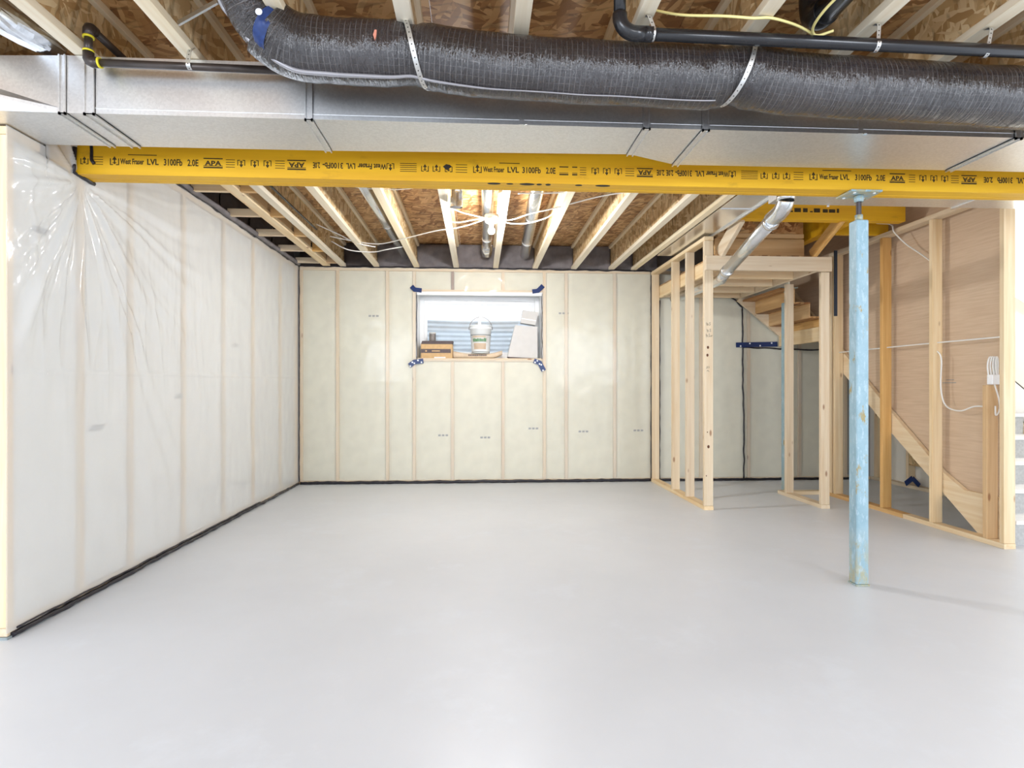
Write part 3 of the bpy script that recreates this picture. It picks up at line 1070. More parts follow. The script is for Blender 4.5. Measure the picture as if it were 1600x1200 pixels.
# ------------------------------------------------------------------ blue teleposts
def telepost(x, y, ztop, label, w=0.076, full_=True):
    t_ = empty('steel_post', (x, y, 0), label, 'post', 'blue steel posts')
    zs = ztop - 0.165
    MB().box(x - w / 2, x + w / 2, y - w / 2, y + w / 2, 0.008, zs, 0.006).build('column', M['post'], t_)
    MB().box(x - w / 2 - 0.004, x + w / 2 + 0.004, y - w / 2 - 0.004, y + w / 2 + 0.004, 0.0, 0.009, 0.002).build('base_plate', M['post'], t_)
    MB().lathe([(0.024, 0), (0.024, 0.035)], (x, y, zs), 6).build('lock_nut', M['post'], t_)
    MB().tube([(x, y, zs + 0.03 + 0.004 * i) for i in range(22)], [0.0155 if i % 2 else 0.0135 for i in range(22)], 14).build('jack_screw', plain('dark_thread', (92, 86, 88), 0.3, 0.8), t_)
    MB().lathe([(0.024, 0), (0.026, 0.018), (0.026, 0.036)], (x, y, ztop - 0.052), 18).build('top_collar', M['post'], t_)
    pl = MB().box(x - 0.095, x + 0.095, y - 0.075, y + 0.075, ztop - 0.012, ztop - 0.0005, 0.001).build('cap_plate', M['post'], t_)
    for dx in (-0.06, 0.06):
        for dy in (-0.05, 0.05):
            MB().lathe([(0.008, 0), (0.008, 0.004)], (x + dx, y + dy, ztop - 0.016), 8).build('plate_screw', M['white_vinyl'], pl)
    return t_


telepost(2.268, 3.318, BZ0, 'tall pale blue steel post with chipped rusty paint under the yellow beam')
telepost(3.458, 6.30, 2.30, 'grey blue steel post half hidden behind the short stud frame')

# ------------------------------------------------------------------ main duct in front of the beam
duct = empty('supply_duct', (0.5, 2.85, 2.40), 'long galvanized rectangular duct hung in front of the yellow beam', 'duct')
DZ0, DZ1, DY0 = 2.40, 2.655, 2.68


def duct_box(x0, x1, yb0, yb1, name='duct_section'):
    a = [(x0, DY0, DZ0), (x0, yb0, DZ0), (x0, yb0, DZ1), (x0, DY0, DZ1)]
    b_ = [(x1, DY0, DZ0), (x1, yb1, DZ0), (x1, yb1, DZ1), (x1, DY0, DZ1)]
    return MB().hexa(a, b_).build(name, M['galv'], duct)


duct_box(-1.74, -0.775, 3.035, 3.03)
duct_box(-0.773, 0.79, 3.03, 2.985)
duct_box(0.792, 1.075, 2.985, 3.11)
duct_box(1.077, 2.64, 3.11, 3.10)
duct_box(2.642, 4.3, 3.10, 3.10)
# left end: creased transition
zc = 2.475
tr = MB()
A = [Vector(p) for p in ((-1.86, DY0, DZ0), (-1.86, DY0, zc - 0.055), (-1.86, DY0, DZ1), (-1.86, 3.035, DZ1), (-1.86, 3.035, DZ0))]
B = [Vector(p) for p in ((-2.60, DY0 - 0.01, DZ0), (-2.60, DY0 - 0.085, 2.545), (-2.60, DY0 + 0.04, DZ1), (-2.60, 3.035, DZ1), (-2.60, 3.035, DZ0))]
va = [tr.bm.verts.new(p) for p in A]
vb = [tr.bm.verts.new(p) for p in B]
for i in range(5):
    j = (i + 1) % 5
    tr.bm.faces.new((va[i], va[j], vb[j], vb[i]))
tr.bm.faces.new(va)
tr.bm.faces.new(vb[::-1])
bmesh.ops.recalc_face_normals(tr.bm, faces=tr.bm.faces[:])
tr.build('duct_transition', M['galv'], duct)
MB().box(-1.861, -1.741, DY0 - 0.001, 3.035, DZ0 - 0.001, DZ1 + 0.001).build('duct_collar', M['galv'], duct)


def cleat(x0, wd=0.03, x1=None, yb=3.03, lip=0.008):
    """drive cleat: a folded strip down the face and across the underside, with two raised edges"""
    x1 = x0 if x1 is None else x1
    m = MB()
    for a, b_, h in ((-wd / 2, wd / 2, lip * 0.5), (-wd / 2, -wd / 2 + 0.006, lip * 1.5), (wd / 2 - 0.006, wd / 2, lip * 1.5)):
        m.box(x0 + a, x0 + b_, DY0 - h, DY0 - 0.0005, DZ0 - h, DZ1)
        m.hexa([(x0 + a, DY0 - h, DZ0 - h), (x0 + b_, DY0 - h, DZ0 - h), (x1 + b_, yb, DZ0 - h), (x1 + a, yb, DZ0 - h)],
               [(x0 + a, DY0 - h, DZ0 - 0.0005), (x0 + b_, DY0 - h, DZ0 - 0.0005), (x1 + b_, yb, DZ0 - 0.0005), (x1 + a, yb, DZ0 - 0.0005)])
    o = m.build('drive_cleat', M['galv'], duct)
    o['kind'] = 'stuff'
    return o


cleat(-1.735, 0.045)
cleat(-1.85, 0.03)
cleat(-0.774, 0.035)
cleat(0.791, 0.035, yb=2.985)
cleat(1.076, 0.035, yb=3.11)
cleat(2.641, 0.035, yb=3.10)
MB().box(-1.72, 4.3, DY0 - 0.0025, DY0, DZ0 + 0.022, DZ0 + 0.027).build('duct_hem', M['galv'], duct)
for x in (0.2, 1.84):
    MB().box(x - 0.012, x + 0.012, DY0 - 0.004, DY0, DZ0, DZ1).build('duct_seam', M['galv'], duct)
    MB().lathe([(0.010, 0), (0.006, 0.008)], (x + 0.02, DY0 - 0.006, DZ0 - 0.006), 8).build('seam_clip', M['galv_pipe'], duct)

# second trunk behind the beam, right of the room
d2 = empty('return_duct', (3.0, 3.62, 2.42), 'galvanized trunk duct running behind the yellow beam by the stairs', 'duct')
MB().box(1.96, 3.28, 3.46, 3.80, 2.42, 2.655, 0.002).build('duct_section', M['galv'], d2)
MB().box(3.285, 4.6, 3.46, 3.80, 2.42, 2.655, 0.002).build('duct_section', M['galv'], d2)
MB().box(3.265, 3.30, 3.45, 3.81, 2.412, 2.42).build('drive_cleat', M['galv'], d2)
MB().lathe([(0.010, 0), (0.006, 0.010)], (2.38, 3.80, 2.41), 8).build('duct_clip', M['galv_pipe'], d2)

# panned return between the last joist and the partition
pan_o = empty('joist_pan', (2.1, 5.3, 2.64), 'galvanized sheet pan closing the joist bay over the partition', 'duct')
MB().box(1.985, 2.255, 3.81, 6.31, 2.648, 2.657).build('pan_sheet', M['galv_pipe'], pan_o)
MB().box(2.245, 2.262, 3.81, 6.31, 2.634, 2.66).build('pan_lip', M['galv'], pan_o)
MB().box(1.985, 2.245, 4.62, 4.64, 2.643, 2.648).build('pan_seam', M['galv'], pan_o)

# ------------------------------------------------------------------ black insulated flex duct
flex = empty('insulated_flex_duct', (0.8, 2.40, 2.45), 'fat black foil wrapped flexible duct slung under the front joists', 'duct')
def flex_path():
    pts = []
    ctrl = [(-0.955, 2.30, 2.955), (-0.945, 2.315, 2.84), (-0.925, 2.34, 2.74), (-0.875, 2.385, 2.65), (-0.77, 2.43, 2.59), (-0.60, 2.44, 2.575), (-0.28, 2.435, 2.565), (0.05, 2.43, 2.53),
            (0.5, 2.43, 2.515), (0.95, 2.425, 2.505), (1.12, 2.42, 2.515), (1.35, 2.425, 2.49), (1.8, 2.425, 2.475), (2.3, 2.425, 2.46), (3.4, 2.43, 2.43)]
    return bez(ctrl, 16)
fp = flex_path()
strap_x = (-0.275, 1.085)
rs = []
for p in fp:
    r = 0.124
    for sx in strap_x:
        r -= 0.012 * math.exp(-((p.x - sx) / 0.05) ** 2)
    r += 0.004 * noise.noise(p * 5)
    if p.z > 2.64:
        r *= 0.84
    rs.append(r)
mf = MB().tube(fp, rs, 40, uv=True)
for v in mf.bm.verts:
    q = v.co
    b_ = 0.0035 * noise.noise(q * 14) + 0.002 * noise.noise(q * 40)
    if q.x < -0.75:
        b_ *= 2.6
    for sx in strap_x:
        b_ += 0.010 * math.exp(-((q.x - sx) / 0.11) ** 2) * noise.noise(Vector((q.x * 26, q.z * 18, sx)))
    d = Vector((0, q.y - 2.43, q.z - 2.53)).normalized() if q.x > -0.7 else Vector((0.3, -0.8, -0.5)).normalized()
    v.co += d * b_
mf.build('duct_wrap', M['flex'], flex)
# pale plastic film hem along the underside of the bend
hem, hr_ = [], []
for q, rq in zip(fp, rs):
    if q.z < 2.80 and q.x < 1.0:
        h_ = min(1.0, max(0.0, (q.z - 2.585) / 0.10))
        hem.append(q + Vector((-rq * 1.0 * h_, -rq * (0.36 - 0.1 * h_), -rq * 0.96 * (1 - h_) - rq * 0.15 * h_)))
        hr_.append(0.0095 if q.x < -0.6 else max(0.003, 0.0095 - 0.009 * (q.x + 0.6)))
MB().tube(hem, hr_, 8).build('wrap_hem', plain('silver_film_hem', (150, 148, 152), 0.28, 0.3), flex)
# blue tape patch on the bend
def patch(cx, cz, w, h, ang, mat, name, parent, seed=0):
    m = MB()
    def fn(u, v):
        a, b2 = (u - 0.5) * w, (v - 0.5) * h
        x = cx + a * math.cos(ang) - b2 * math.sin(ang)
        z = cz + a * math.sin(ang) + b2 * math.cos(ang)
        best = min(fp, key=lambda q: abs(q.x - x) + (10 if q.z > 2.7 else 0))
        dz = z - best.z
        y = best.y - math.sqrt(max(0.0, 0.1275 ** 2 - dz * dz)) - 0.006 - 0.003 * noise.noise(Vector((x * 30, z * 30, seed)))
        return Vector((x, y, z))
    m.grid(fn, 14, 8)
    return m.build(name, mat, parent)
pt = patch(-0.835, 2.585, 0.15, 0.045, 1.05, M['tape_blue'], 'tape_patch', flex)
MB().lathe([(0.013, 0), (0.013, 0.003)], (-0.845, 2.268, 2.620), 16, 'y').build('tape_logo', M['tape_white'], pt)
MB().prism([(-0.41, 2.585), (-0.402, 2.585), (-0.404, 2.56), (-0.41, 2.545), (-0.416, 2.565)], 1, 2.298, 2.306).build('pink_scrap', plain('pink_film', (200, 130, 110), 0.4), flex)


def strap(path, wid, label, wdir, group=None, hole=0.02, name='hanger_strap'):
    """perforated band along path; holes as dark punched dots"""
    P = bez(path, 8)
    o = empty(name, P[0], label, 'strap', group)
    m = MB()
    W = Vector(wdir).normalized()
    rows = []
    for i, p in enumerate(P):
        tdir = (P[min(i + 1, len(P) - 1)] - P[max(i - 1, 0)]).normalized()
        nn_ = tdir.cross(W).normalized()
        rows.append([m.bm.verts.new(p + W * (s * wid / 2) + nn_ * (k * 0.0007)) for s, k in ((-1, -1), (1, -1), (1, 1), (-1, 1))])
    for a, b2 in zip(rows[:-1], rows[1:]):
        for k in range(4):
            m.bm.faces.new((a[k], a[(k + 1) % 4], b2[(k + 1) % 4], b2[k]))
    m.bm.faces.new(rows[0])
    m.bm.faces.new(rows[-1][::-1])
    bmesh.ops.recalc_face_normals(m.bm, faces=m.bm.faces[:])
    m.build('band', M['steel_strap'], o)
    dots = MB()
    acc = 0.0
    last = P[0]
    for i, p in enumerate(P[1:-1], 1):
        acc += (p - last).length
        last = p
        if acc >= hole:
            acc = 0
            tdir = (P[i + 1] - P[i - 1]).normalized()
            nn_ = tdir.cross(W).normalized()
            q = Vector((0, 0, 1)).rotation_difference(nn_).to_matrix()
            dots.lathe([(0.0028, -0.0011), (0.0028, 0.0011)], p, 8, rot=q)
    if len(dots.bm.verts):
        dots.build('strap_holes', M['marker'], o)
    else:
        dots.bm.free()
    return o


def flex_strap(sx, jx, slant):
    best = min((q for q in fp if q.y > 2.3), key=lambda q: abs(q.x - sx))
    r = 0.124
    pts = [(jx, best.y - 0.05, ZJ - 0.002), (jx, best.y - 0.088, ZJ - 0.012)]
    for a in (48, 20, -8, -36, -64, -90, -120):
        f = (48 - a) / 140
        rr = r + 0.004
        pts.append((jx + slant * f, best.y - rr * math.cos(math.radians(a)), best.z + rr * math.sin(math.radians(a))))
    return pts


strap(flex_strap(strap_x[0], -0.296, 0.07), 0.020, 'perforated steel strap round the black flex duct, the one nearer its bend', (1, 0, 0), 'straps round the flex duct')
strap(flex_strap(strap_x[1], 1.150, -0.10), 0.020, 'perforated steel strap round the black flex duct, by the black drain pipe', (1, 0, 0), 'straps round the flex duct')

# ------------------------------------------------------------------ black drain pipes (front, right)
drain = empty('drain_pipe', (0.6, 2.27, 2.58), 'black plastic drain pipe with elbow, running above the flex duct', 'pipe')
YD = 2.262
ell = [(0.560, YD, 2.94), (0.560, YD, 2.66)] + [(0.560 + 0.065 * (1 - math.cos(a)), YD, 2.648 - 0.065 * math.sin(a)) for a in [PI / 2 * i / 8 for i in range(9)]] + [(0.66, YD, 2.583)]
MB().tube(ell[:2], 0.024, 20).build('riser', M['black_plastic'], drain)
MB().tube(ell[1:], 0.029, 20).build('elbow', M['black_plastic'], drain)
MB().tube([(0.65, YD, 2.583), (1.5, YD - 0.003, 2.572), (3.4, YD - 0.012, 2.545)], 0.024, 20).build('pipe_run', M['black_plastic'], drain)
MB().tube([(0.66, YD, 2.583), (0.69, YD, 2.5827)], 0.029, 20).build('coupling', M['black_plastic'], drain)
for i, (x, jx, lab) in enumerate(((0.690, 0.672, 'small steel hanger strap on the drain pipe beside its elbow'),
                              (1.615, 1.62, 'small steel hanger strap on the drain pipe, between the other two'),
                              (2.085, 2.10, 'small steel hanger strap on the drain pipe, farthest from its elbow'))):
    zc_ = 2.583 - (x - 0.65) * 0.0135
    pts = [(jx, YD + 0.01, ZJ - 0.003), (jx, YD - 0.016, ZJ - 0.012)]
    for a in (40, 0, -40, -90, -140):
        pts.append((x, YD - 0.027 * math.cos(math.radians(a)), zc_ + 0.027 * math.sin(math.radians(a))))
    strap(pts, 0.016, lab, (1, 0, 0), 'hanger straps on the drain pipe', 0.016, 'pipe_hanger')

d3 = empty('large_drain_pipe', (1.49, 2.0, 2.72), 'thick glossy black drain pipe lying along a joist bay', 'pipe')
MB().tube([(1.43, 1.0, 2.735), (1.43, 2.30, 2.728)], 0.052, 28).build('pipe_run', M['black_plastic'], d3)
MB().tube(bez([(1.43, 2.29, 2.728), (1.43, 2.345, 2.738), (1.43, 2.385, 2.79), (1.43, 2.39, 2.955)], 6), 0.056, 28).build('elbow', M['black_plastic'], d3)

# yellow cable across the joists
cy = empty('yellow_cable', (1.2, 2.2, 2.66), 'pale yellow cable draped between the front joists and looped by the thick drain pipe', 'cable')
MB().tube(bez([(0.70, 2.36, 2.75), (0.82, 2.30, 2.69), (0.98, 2.24, 2.652), (1.09, 2.235, 2.645), (1.16, 2.24, 2.652), (1.24, 2.26, 2.652), (1.33, 2.30, 2.655), (1.42, 2.34, 2.645)], 8), 0.0055, 8).build('cable_run', M['cable_yellow'], cy)
MB().tube(bez([(1.40, 1.95, 2.70), (1.375, 2.08, 2.672), (1.36, 2.20, 2.66), (1.37, 2.29, 2.65), (1.41, 2.33, 2.645), (1.47, 2.31, 2.655)], 8), 0.0055, 8).build('cable_loop', M['cable_yellow'], cy)

# ------------------------------------------------------------------ gas pipe (front left)
gas = empty('gas_pipe', (-1.4, 2.62, 2.61), 'dark iron gas pipe with yellow sealed elbows in front of the duct', 'pipe')
GZ, GY, GX = 2.584, 2.60, -1.690
r = 0.0165
MB().tube([(GX + 0.03, GY, GZ), (-0.85, GY + 0.01, GZ - 0.004)], r, 16).build('pipe_run', M['gas_pipe'], gas)
MB().tube([(GX, GY, GZ + 0.03), (GX, GY, GZ + 0.13)], r, 16).build('riser', M['gas_pipe'], gas)
MB().tube([(GX, GY + 0.03, GZ + 0.158), (GX, 3.15, GZ + 0.158)], r, 16).build('pipe_run', M['gas_pipe'], gas)
MB().tube([(GX, GY, GZ + 0.045), (GX, GY, GZ + 0.018), (GX + 0.006, GY, GZ + 0.006), (GX + 0.018, GY, GZ), (GX + 0.045, GY, GZ)], 0.022, 16).build('elbow', M['gas_pipe'], gas)
MB().tube([(GX, GY, GZ + 0.113), (GX, GY, GZ + 0.14), (GX, GY + 0.006, GZ + 0.152), (GX, GY + 0.018, GZ + 0.158), (GX, GY + 0.045, GZ + 0.158)], 0.022, 16).build('elbow', M['gas_pipe'], gas)
MB().tube([(GX, GY, GZ + 0.044), (GX, GY, GZ + 0.052)], 0.0225, 16).build('thread_seal', M['yellow_seal'], gas)
MB().tube([(GX, GY, GZ + 0.106), (GX, GY, GZ + 0.114)], 0.0225, 16).build('thread_seal', M['yellow_seal'], gas)
MB().tube([(GX + 0.044, GY, GZ), (GX + 0.052, GY, GZ)], 0.0225, 16).build('thread_seal', M['yellow_seal'], gas)
strap([(-1.262, GY + 0.03, ZJ + 0.02), (-1.262, GY - 0.005, ZJ - 0.015), (-1.262, GY - 0.0185, GZ + 0.008), (-1.262, GY - 0.016, GZ - 0.010), (-1.262, GY, GZ - 0.018)], 0.018, 'crumpled steel hanger strap holding the gas pipe', (1, 0, 0), None, 0.02, 'pipe_hanger')

# galvanized pipe running along the leftmost bay and shiny strap rod
p1 = empty('round_duct', (-1.99, 2.3, 2.72), 'round galvanized duct meeting the rectangular duct with crumpled foil, far left front bay', 'duct')
MB().tube([(-2.02, 1.2, 2.73), (-1.985, 2.50, 2.715)], 0.062, 24).build('duct_pipe', M['galv_pipe'], p1)
mfo = MB().tube([(-1.987, 2.44, 2.716), (-1.98, 2.52, 2.722), (-1.965, 2.60, 2.73), (-1.94, 2.68, 2.735), (-1.93, 2.74, 2.74)], [0.066, 0.070, 0.074, 0.073, 0.070], 26)
for v in mfo.bm.verts:
    v.co += Vector((noise.noise(v.co * 60), noise.noise(v.co * 60 + Vector((9, 0, 0))), noise.noise(v.co * 60 + Vector((0, 9, 0))))) * 0.008
for f in mfo.bm.faces:
    f.smooth = False
mfo.build('foil_wrap', M['foil'], p1)
MB().tube(bez([(-2.205, 2.42, 2.64), (-2.20, 2.42, 2.70), (-2.17, 2.42, 2.735), (-2.12, 2.42, 2.745)], 8), 0.012, 10).build('white_hose', M['cable_white'], p1)
rod = empty('support_rod', (-1.2, 2.38, 2.7), 'flat shiny steel rod bracing the black flex duct bend', 'rod')
MB().bar((-1.262, 2.50, 2.705), (-1.075, 2.44, 2.765), 0.010, 0.018).build('rod_bar', M['steel_strap'], rod)

# ------------------------------------------------------------------ round ducts in the back joist bays
def round_duct(x, y0, y1, z, r, label, dx=0.0, bands=(), foil_end=False, cap=True):
    o = empty('round_duct', (x, (y0 + y1) / 2, z), label, 'duct', 'round ducts between the back joists')
    MB().tube([(x, y0, z), (x + dx, y1, z)], r, 24).build('duct_pipe', M['galv_pipe'], o)
    for yb2 in bands:
        xx = x + dx * (yb2 - y0) / (y1 - y0)
        MB().tube([(xx, yb2, z), (xx, yb2 + 0.03, z)], r + 0.003, 24).build('duct_crimp', M['galv_pipe'], o)
    if foil_end:
        m = MB().tube([(x + dx, y1 - 0.05, z), (x + dx, y1 + 0.1, z - 0.01), (x + dx, y1 + 0.22, z - 0.03)], [r + 0.004, r + 0.01, r + 0.006], 20)
        for v in m.bm.verts:
            v.co += Vector((noise.noise(v.co * 50), 0, noise.noise(v.co * 50 + Vector((7, 0, 0))))) * 0.008
        m.build('foil_end', M['foil'], o)
    return o


round_duct(-0.925, 3.45, 7.1, 2.80, 0.052, 'round galvanized duct high between joists, nearest the left wall', 0.03, (5.75,))
round_duct(0.062, 3.45, 6.55, 2.79, 0.052, 'round galvanized duct behind the lit bulb, ending in crumpled foil', 0.03, (6.2,), True)
round_duct(0.425, 3.45, 6.95, 2.79, 0.058, 'round galvanized duct in the bay just right of the lit bulb', 0.13, (5.4, 6.3))
stub = empty('duct_stub', (-0.19, 4.05, 2.62), 'short dark mouthed galvanized duct stub hanging beside a joist', 'duct')
MB().tube(bez([(-0.175, 3.6, 2.86), (-0.175, 4.48, 2.85), (-0.178, 4.61, 2.77), (-0.18, 4.63, 2.62)], 6), 0.052, 22, caps=False).build('duct_pipe', M['galv_pipe'], stub)
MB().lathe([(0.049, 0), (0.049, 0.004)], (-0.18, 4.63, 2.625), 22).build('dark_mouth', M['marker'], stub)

# ------------------------------------------------------------------ lit bulb on a joist
bl = empty('ceiling_bulb', (0.118, 5.08, 2.7), 'lit bare bulb in a white holder fixed beside a joist', 'lamp')
BX, BYY = 0.118, 5.10
MB().lathe([(0.058, 0), (0.062, 0.01), (0.062, 0.045), (0.058, 0.05)], (BX - 0.005, BYY, 2.655), 24).build('junction_box', M['steel_strap'], bl)
MB().lathe([(0.022, 0), (0.024, 0.02), (0.055, 0.04), (0.058, 0.052)], (BX - 0.005, BYY, 2.603), 24).build('lamp_holder', M['bulb_holder'], bl)
bz = 2.535
MB().lathe([(0.004, 0), (0.018, 0.004), (0.028, 0.016), (0.031, 0.03), (0.027, 0.045), (0.016, 0.062), (0.013, 0.07)], (BX - 0.005, BYY, bz), 20).build('bulb', M['bulb'], bl)

# white cables under the back joists
def cable(pts, label, r=0.006, mat='cable_white', name='white_cable', group='loose cables between joists and studs'):
    P = bez(pts, 8)
    m = MB().tube(P, r, 8).build(name, M[mat])
    return tag(m, label, 'cable', group)


cable([(0.085, 5.12, 2.68), (-0.04, 5.02, 2.675), (-0.18, 4.86, 2.665), (-0.30, 4.72, 2.70)], 'white cable dropping to the lamp holder from beside the duct stub')
cable([(0.065, 5.08, 2.665), (-0.10, 5.25, 2.655), (-0.24, 5.35, 2.65), (-0.40, 5.45, 2.655), (-0.70, 5.7, 2.648), (-1.0, 5.95, 2.648), (-1.25, 6.05, 2.69), (-1.52, 6.0, 2.73)], 'long white cable sagging from the lamp holder toward the left wall')
cable([(0.08, 5.05, 2.668), (-0.05, 5.1, 2.66), (-0.2, 5.16, 2.653), (-0.30, 5.2, 2.69)], 'short white cable from the lamp holder to the joist on its left')
cable([(-1.60, 5.78, 2.79), (-1.42, 5.9, 2.73), (-1.25, 6.0, 2.665), (-1.08, 6.1, 2.652)], 'white cable crossing the sagging one near the left wall')
cable([(-1.58, 6.28, 2.75), (-1.4, 6.3, 2.665), (-1.15, 6.3, 2.645), (-0.98, 6.2, 2.65), (-0.8, 6.15, 2.67)], 'white cable looping low below the leftmost joist bays')
cable([(0.155, 5.08, 2.672), (0.28, 5.05, 2.652), (0.45, 4.85, 2.652), (0.62, 4.72, 2.655), (0.95, 4.55, 2.70), (1.20, 4.40, 2.70), (1.65, 4.2, 2.71), (1.95, 4.1, 2.71)], 'long white cable rising from the lamp holder across the joists toward the stairs')
cable([(0.155, 5.1, 2.664), (0.30, 5.15, 2.648), (0.45, 5.12, 2.648), (0.60, 5.0, 2.664), (0.68, 4.95, 2.72)], 'short white cable right of the bulb, lower of the two')
cable([(-1.25, 4.5, 2.80), (-0.95, 4.62, 2.76), (-0.6, 4.68, 2.775), (-0.35, 4.6, 2.80)], 'thin white cable slung across the bays behind the beam', 0.004)
cable([(0.30, 4.42, 2.672), (0.45, 4.40, 2.668), (0.62, 4.38, 2.67), (0.70, 4.38, 2.70)], 'white cable end lying near the beam right of the bulb')
cable([(-1.595, 3.45, 2.725), (-1.595, 4.6, 2.725), (-1.59, 5.75, 2.73)], 'black conduit along the side of the leftmost joist', 0.010, 'black_plastic', 'black_conduit')

# ------------------------------------------------------------------ stud frames on the right
def frame(name, loc, label):
    return empty(name, loc, label, 'wall frame', 'open stud frames on the stair side')


# partition running toward the back wall
fa = frame('partition_frame', (2.21, 6.2, 0), 'open stud partition of four studs running to the back wall')
MB().box(2.163, 2.254, 5.415, YB - 0.02, 0.0, 0.038, 0.002).build('bottom_plate', M['wood_y'], fa)
MB().box(2.163, 2.254, 5.415, YB - 0.02, 2.594, 2.632, 0.002).build('top_plate', M['wood_y'], fa)
for y in (5.42, 5.90, 6.34, 7.075):
    MB().box(2.165, 2.252, y, y + 0.038, 0.039, 2.593, 0.002).build('stud', M['wood_z'], fa)
# handwriting and knots on the near stud
scr = MB()
def stroke(pts, r=0.0016):
    scr.tube([(2.165 + x, 5.4195, z) for x, z in pts], r, 6)
zz = 1.765
for k, (x0, z0) in enumerate(((0.022, 1.775), (0.026, 1.712), (0.016, 1.665))):
    stroke([(x0, z0 + 0.03), (x0 + 0.004, z0), (x0 + 0.016, z0 + 0.004), (x0 + 0.014, z0 + 0.018), (x0 + 0.002, z0 + 0.014)])
    stroke([(x0 + 0.024, z0 + 0.028), (x0 + 0.038, z0 + 0.030), (x0 + 0.028, z0 + 0.016), (x0 + 0.038, z0 + 0.010), (x0 + 0.026, z0)])
    if k == 2:
        stroke([(x0 + 0.044, z0), (x0 + 0.048, z0 + 0.016), (x0 + 0.054, z0 + 0.004), (x0 + 0.060, z0 + 0.018)])
stroke([(0.02, 1.36), (0.028, 1.385), (0.034, 1.362), (0.044, 1.384), (0.05, 1.366)])
stroke([(0.024, 1.335), (0.034, 1.345), (0.046, 1.332)])
scr.build('handwriting', M['marker'], fa)
kn = MB()
for (x, z, r1) in ((0.035, 1.565, 0.011), (0.030, 1.49, 0.011), (0.040, 0.61, 0.012), (0.03, 0.75, 0.005), (0.02, 0.33, 0.005)):
    kn.prism([(2.165 + x + r1 * math.cos(a), z + r1 * 1.35 * math.sin(a)) for a in [2 * PI * i / 10 for i in range(10)]], 1, 5.4193, 5.4203)
kn.build('knot', plain('dark_knot', (96, 54, 28), 0.7), fa)

# dropped landing platform between the frames
pf = frame('landing_platform_frame', (2.8, 6.1, 2.30), 'low wooden joist platform above the closet under the upper stairs')
MB().box(2.165, 3.408, 5.376, 5.414, 2.302, 2.440, 0.002).build('header_board', M['wood_x'], pf)
MB().box(2.256, 2.294, 5.415, 7.12, 2.302, 2.440, 0.002).build('rim_board', M['wood_y'], pf)
MB().box(3.25, 3.288, 5.415, 7.12, 2.302, 2.440, 0.002).build('rim_board', M['wood_y'], pf)
for y in (5.78, 6.20, 6.62, 7.0):
    MB().box(2.295, 3.249, y, y + 0.038, 2.302, 2.440, 0.002).build('platform_joist', M['wood_x'], pf)
MB().box(2.26, 3.288, 5.41, 7.12, 2.441, 2.457).build('platform_deck', M['osb_floor'], pf)
# sloping bulkhead above the header
MB().bar((2.325, 4.98, 2.70), (2.325, 5.44, 2.47), 0.038, 0.14, bev=0.002).build('sloped_brace', M['wood_y'], pf)
MB().bar((3.245, 4.98, 2.70), (3.245, 5.44, 2.47), 0.038, 0.10, bev=0.002).build('sloped_brace', M['amber_y'], pf)
MB().box(2.345, 3.22, 5.55, 5.565, 2.70, 2.95).build('bulkhead_panel', M['osb_x'], pf)
MB().box(2.345, 3.22, 5.535, 5.575, 2.66, 2.70, 0.002).build('bulkhead_ledger', M['amber_x'], pf)
MB().box(2.345, 3.26, 5.60, 5.638, 2.46, 2.665, 0.002).build('bulkhead_board', M['amber_x'], pf)

# yellow header at the stair opening
lv2 = empty('stair_header_beam', (2.9, 4.96, 2.66), 'short yellow laminated header behind the duct at the stair opening', 'beam')
MB().box(2.27, 3.80, 4.925, 4.965, 2.66, 2.955, 0.002).build('beam_ply', M['lvl'], lv2)
MB().box(2.27, 3.80, 4.967, 5.01, 2.66, 2.955, 0.002).build('beam_ply', M['lvl'], lv2)
m2 = MB()
random.seed(3)
xx = 2.56
while xx < 3.2:
    w_ = random.uniform(0.02, 0.06)
    m2.box(xx, xx + w_, 4.9242, 4.9252, 2.725, 2.725 + random.choice((0.03, 0.036, 0.012)))
    xx += w_ + random.uniform(0.006, 0.03)
m2.build('stamped_marks', M['ink'], lv2)
lv3 = empty('stair_trimmer_beam', (3.33, 5.2, 2.66), 'yellow laminated trimmer meeting the stair header at a right angle', 'beam')
MB().box(3.30, 3.39, 5.015, 7.1, 2.66, 2.955, 0.002).build('beam_ply', M['lvl'], lv3)
lv4 = empty('deep_trimmer_beam', (3.6, 5.45, 2.56), 'shaded yellow beam seen past the blue post above the stair wall', 'beam')
MB().box(3.40, 3.92, 5.30, 5.345, 2.638, 2.95, 0.002).build('beam_ply', M['lvl'], lv4)

# short stud frame
fb = frame('closet_frame', (3.37, 5.8, 0), 'short two stud frame between the partition and the stair wall')
MB().box(3.325, 3.412, 5.415, 6.24, 0.0, 0.038, 0.002).build('bottom_plate', M['wood_y'], fb)
for y in (5.42, 6.06):
    MB().box(3.326, 3.411, y, y + 0.038, 0.039, 2.301, 0.002).build('stud', M['wood_z'], fb)
MB().bar((3.413, 6.19, 0.019), (3.80, 6.19, 0.019), 0.088, 0.038, bev=0.002).build('bottom_plate', M['wood_x'], fb)

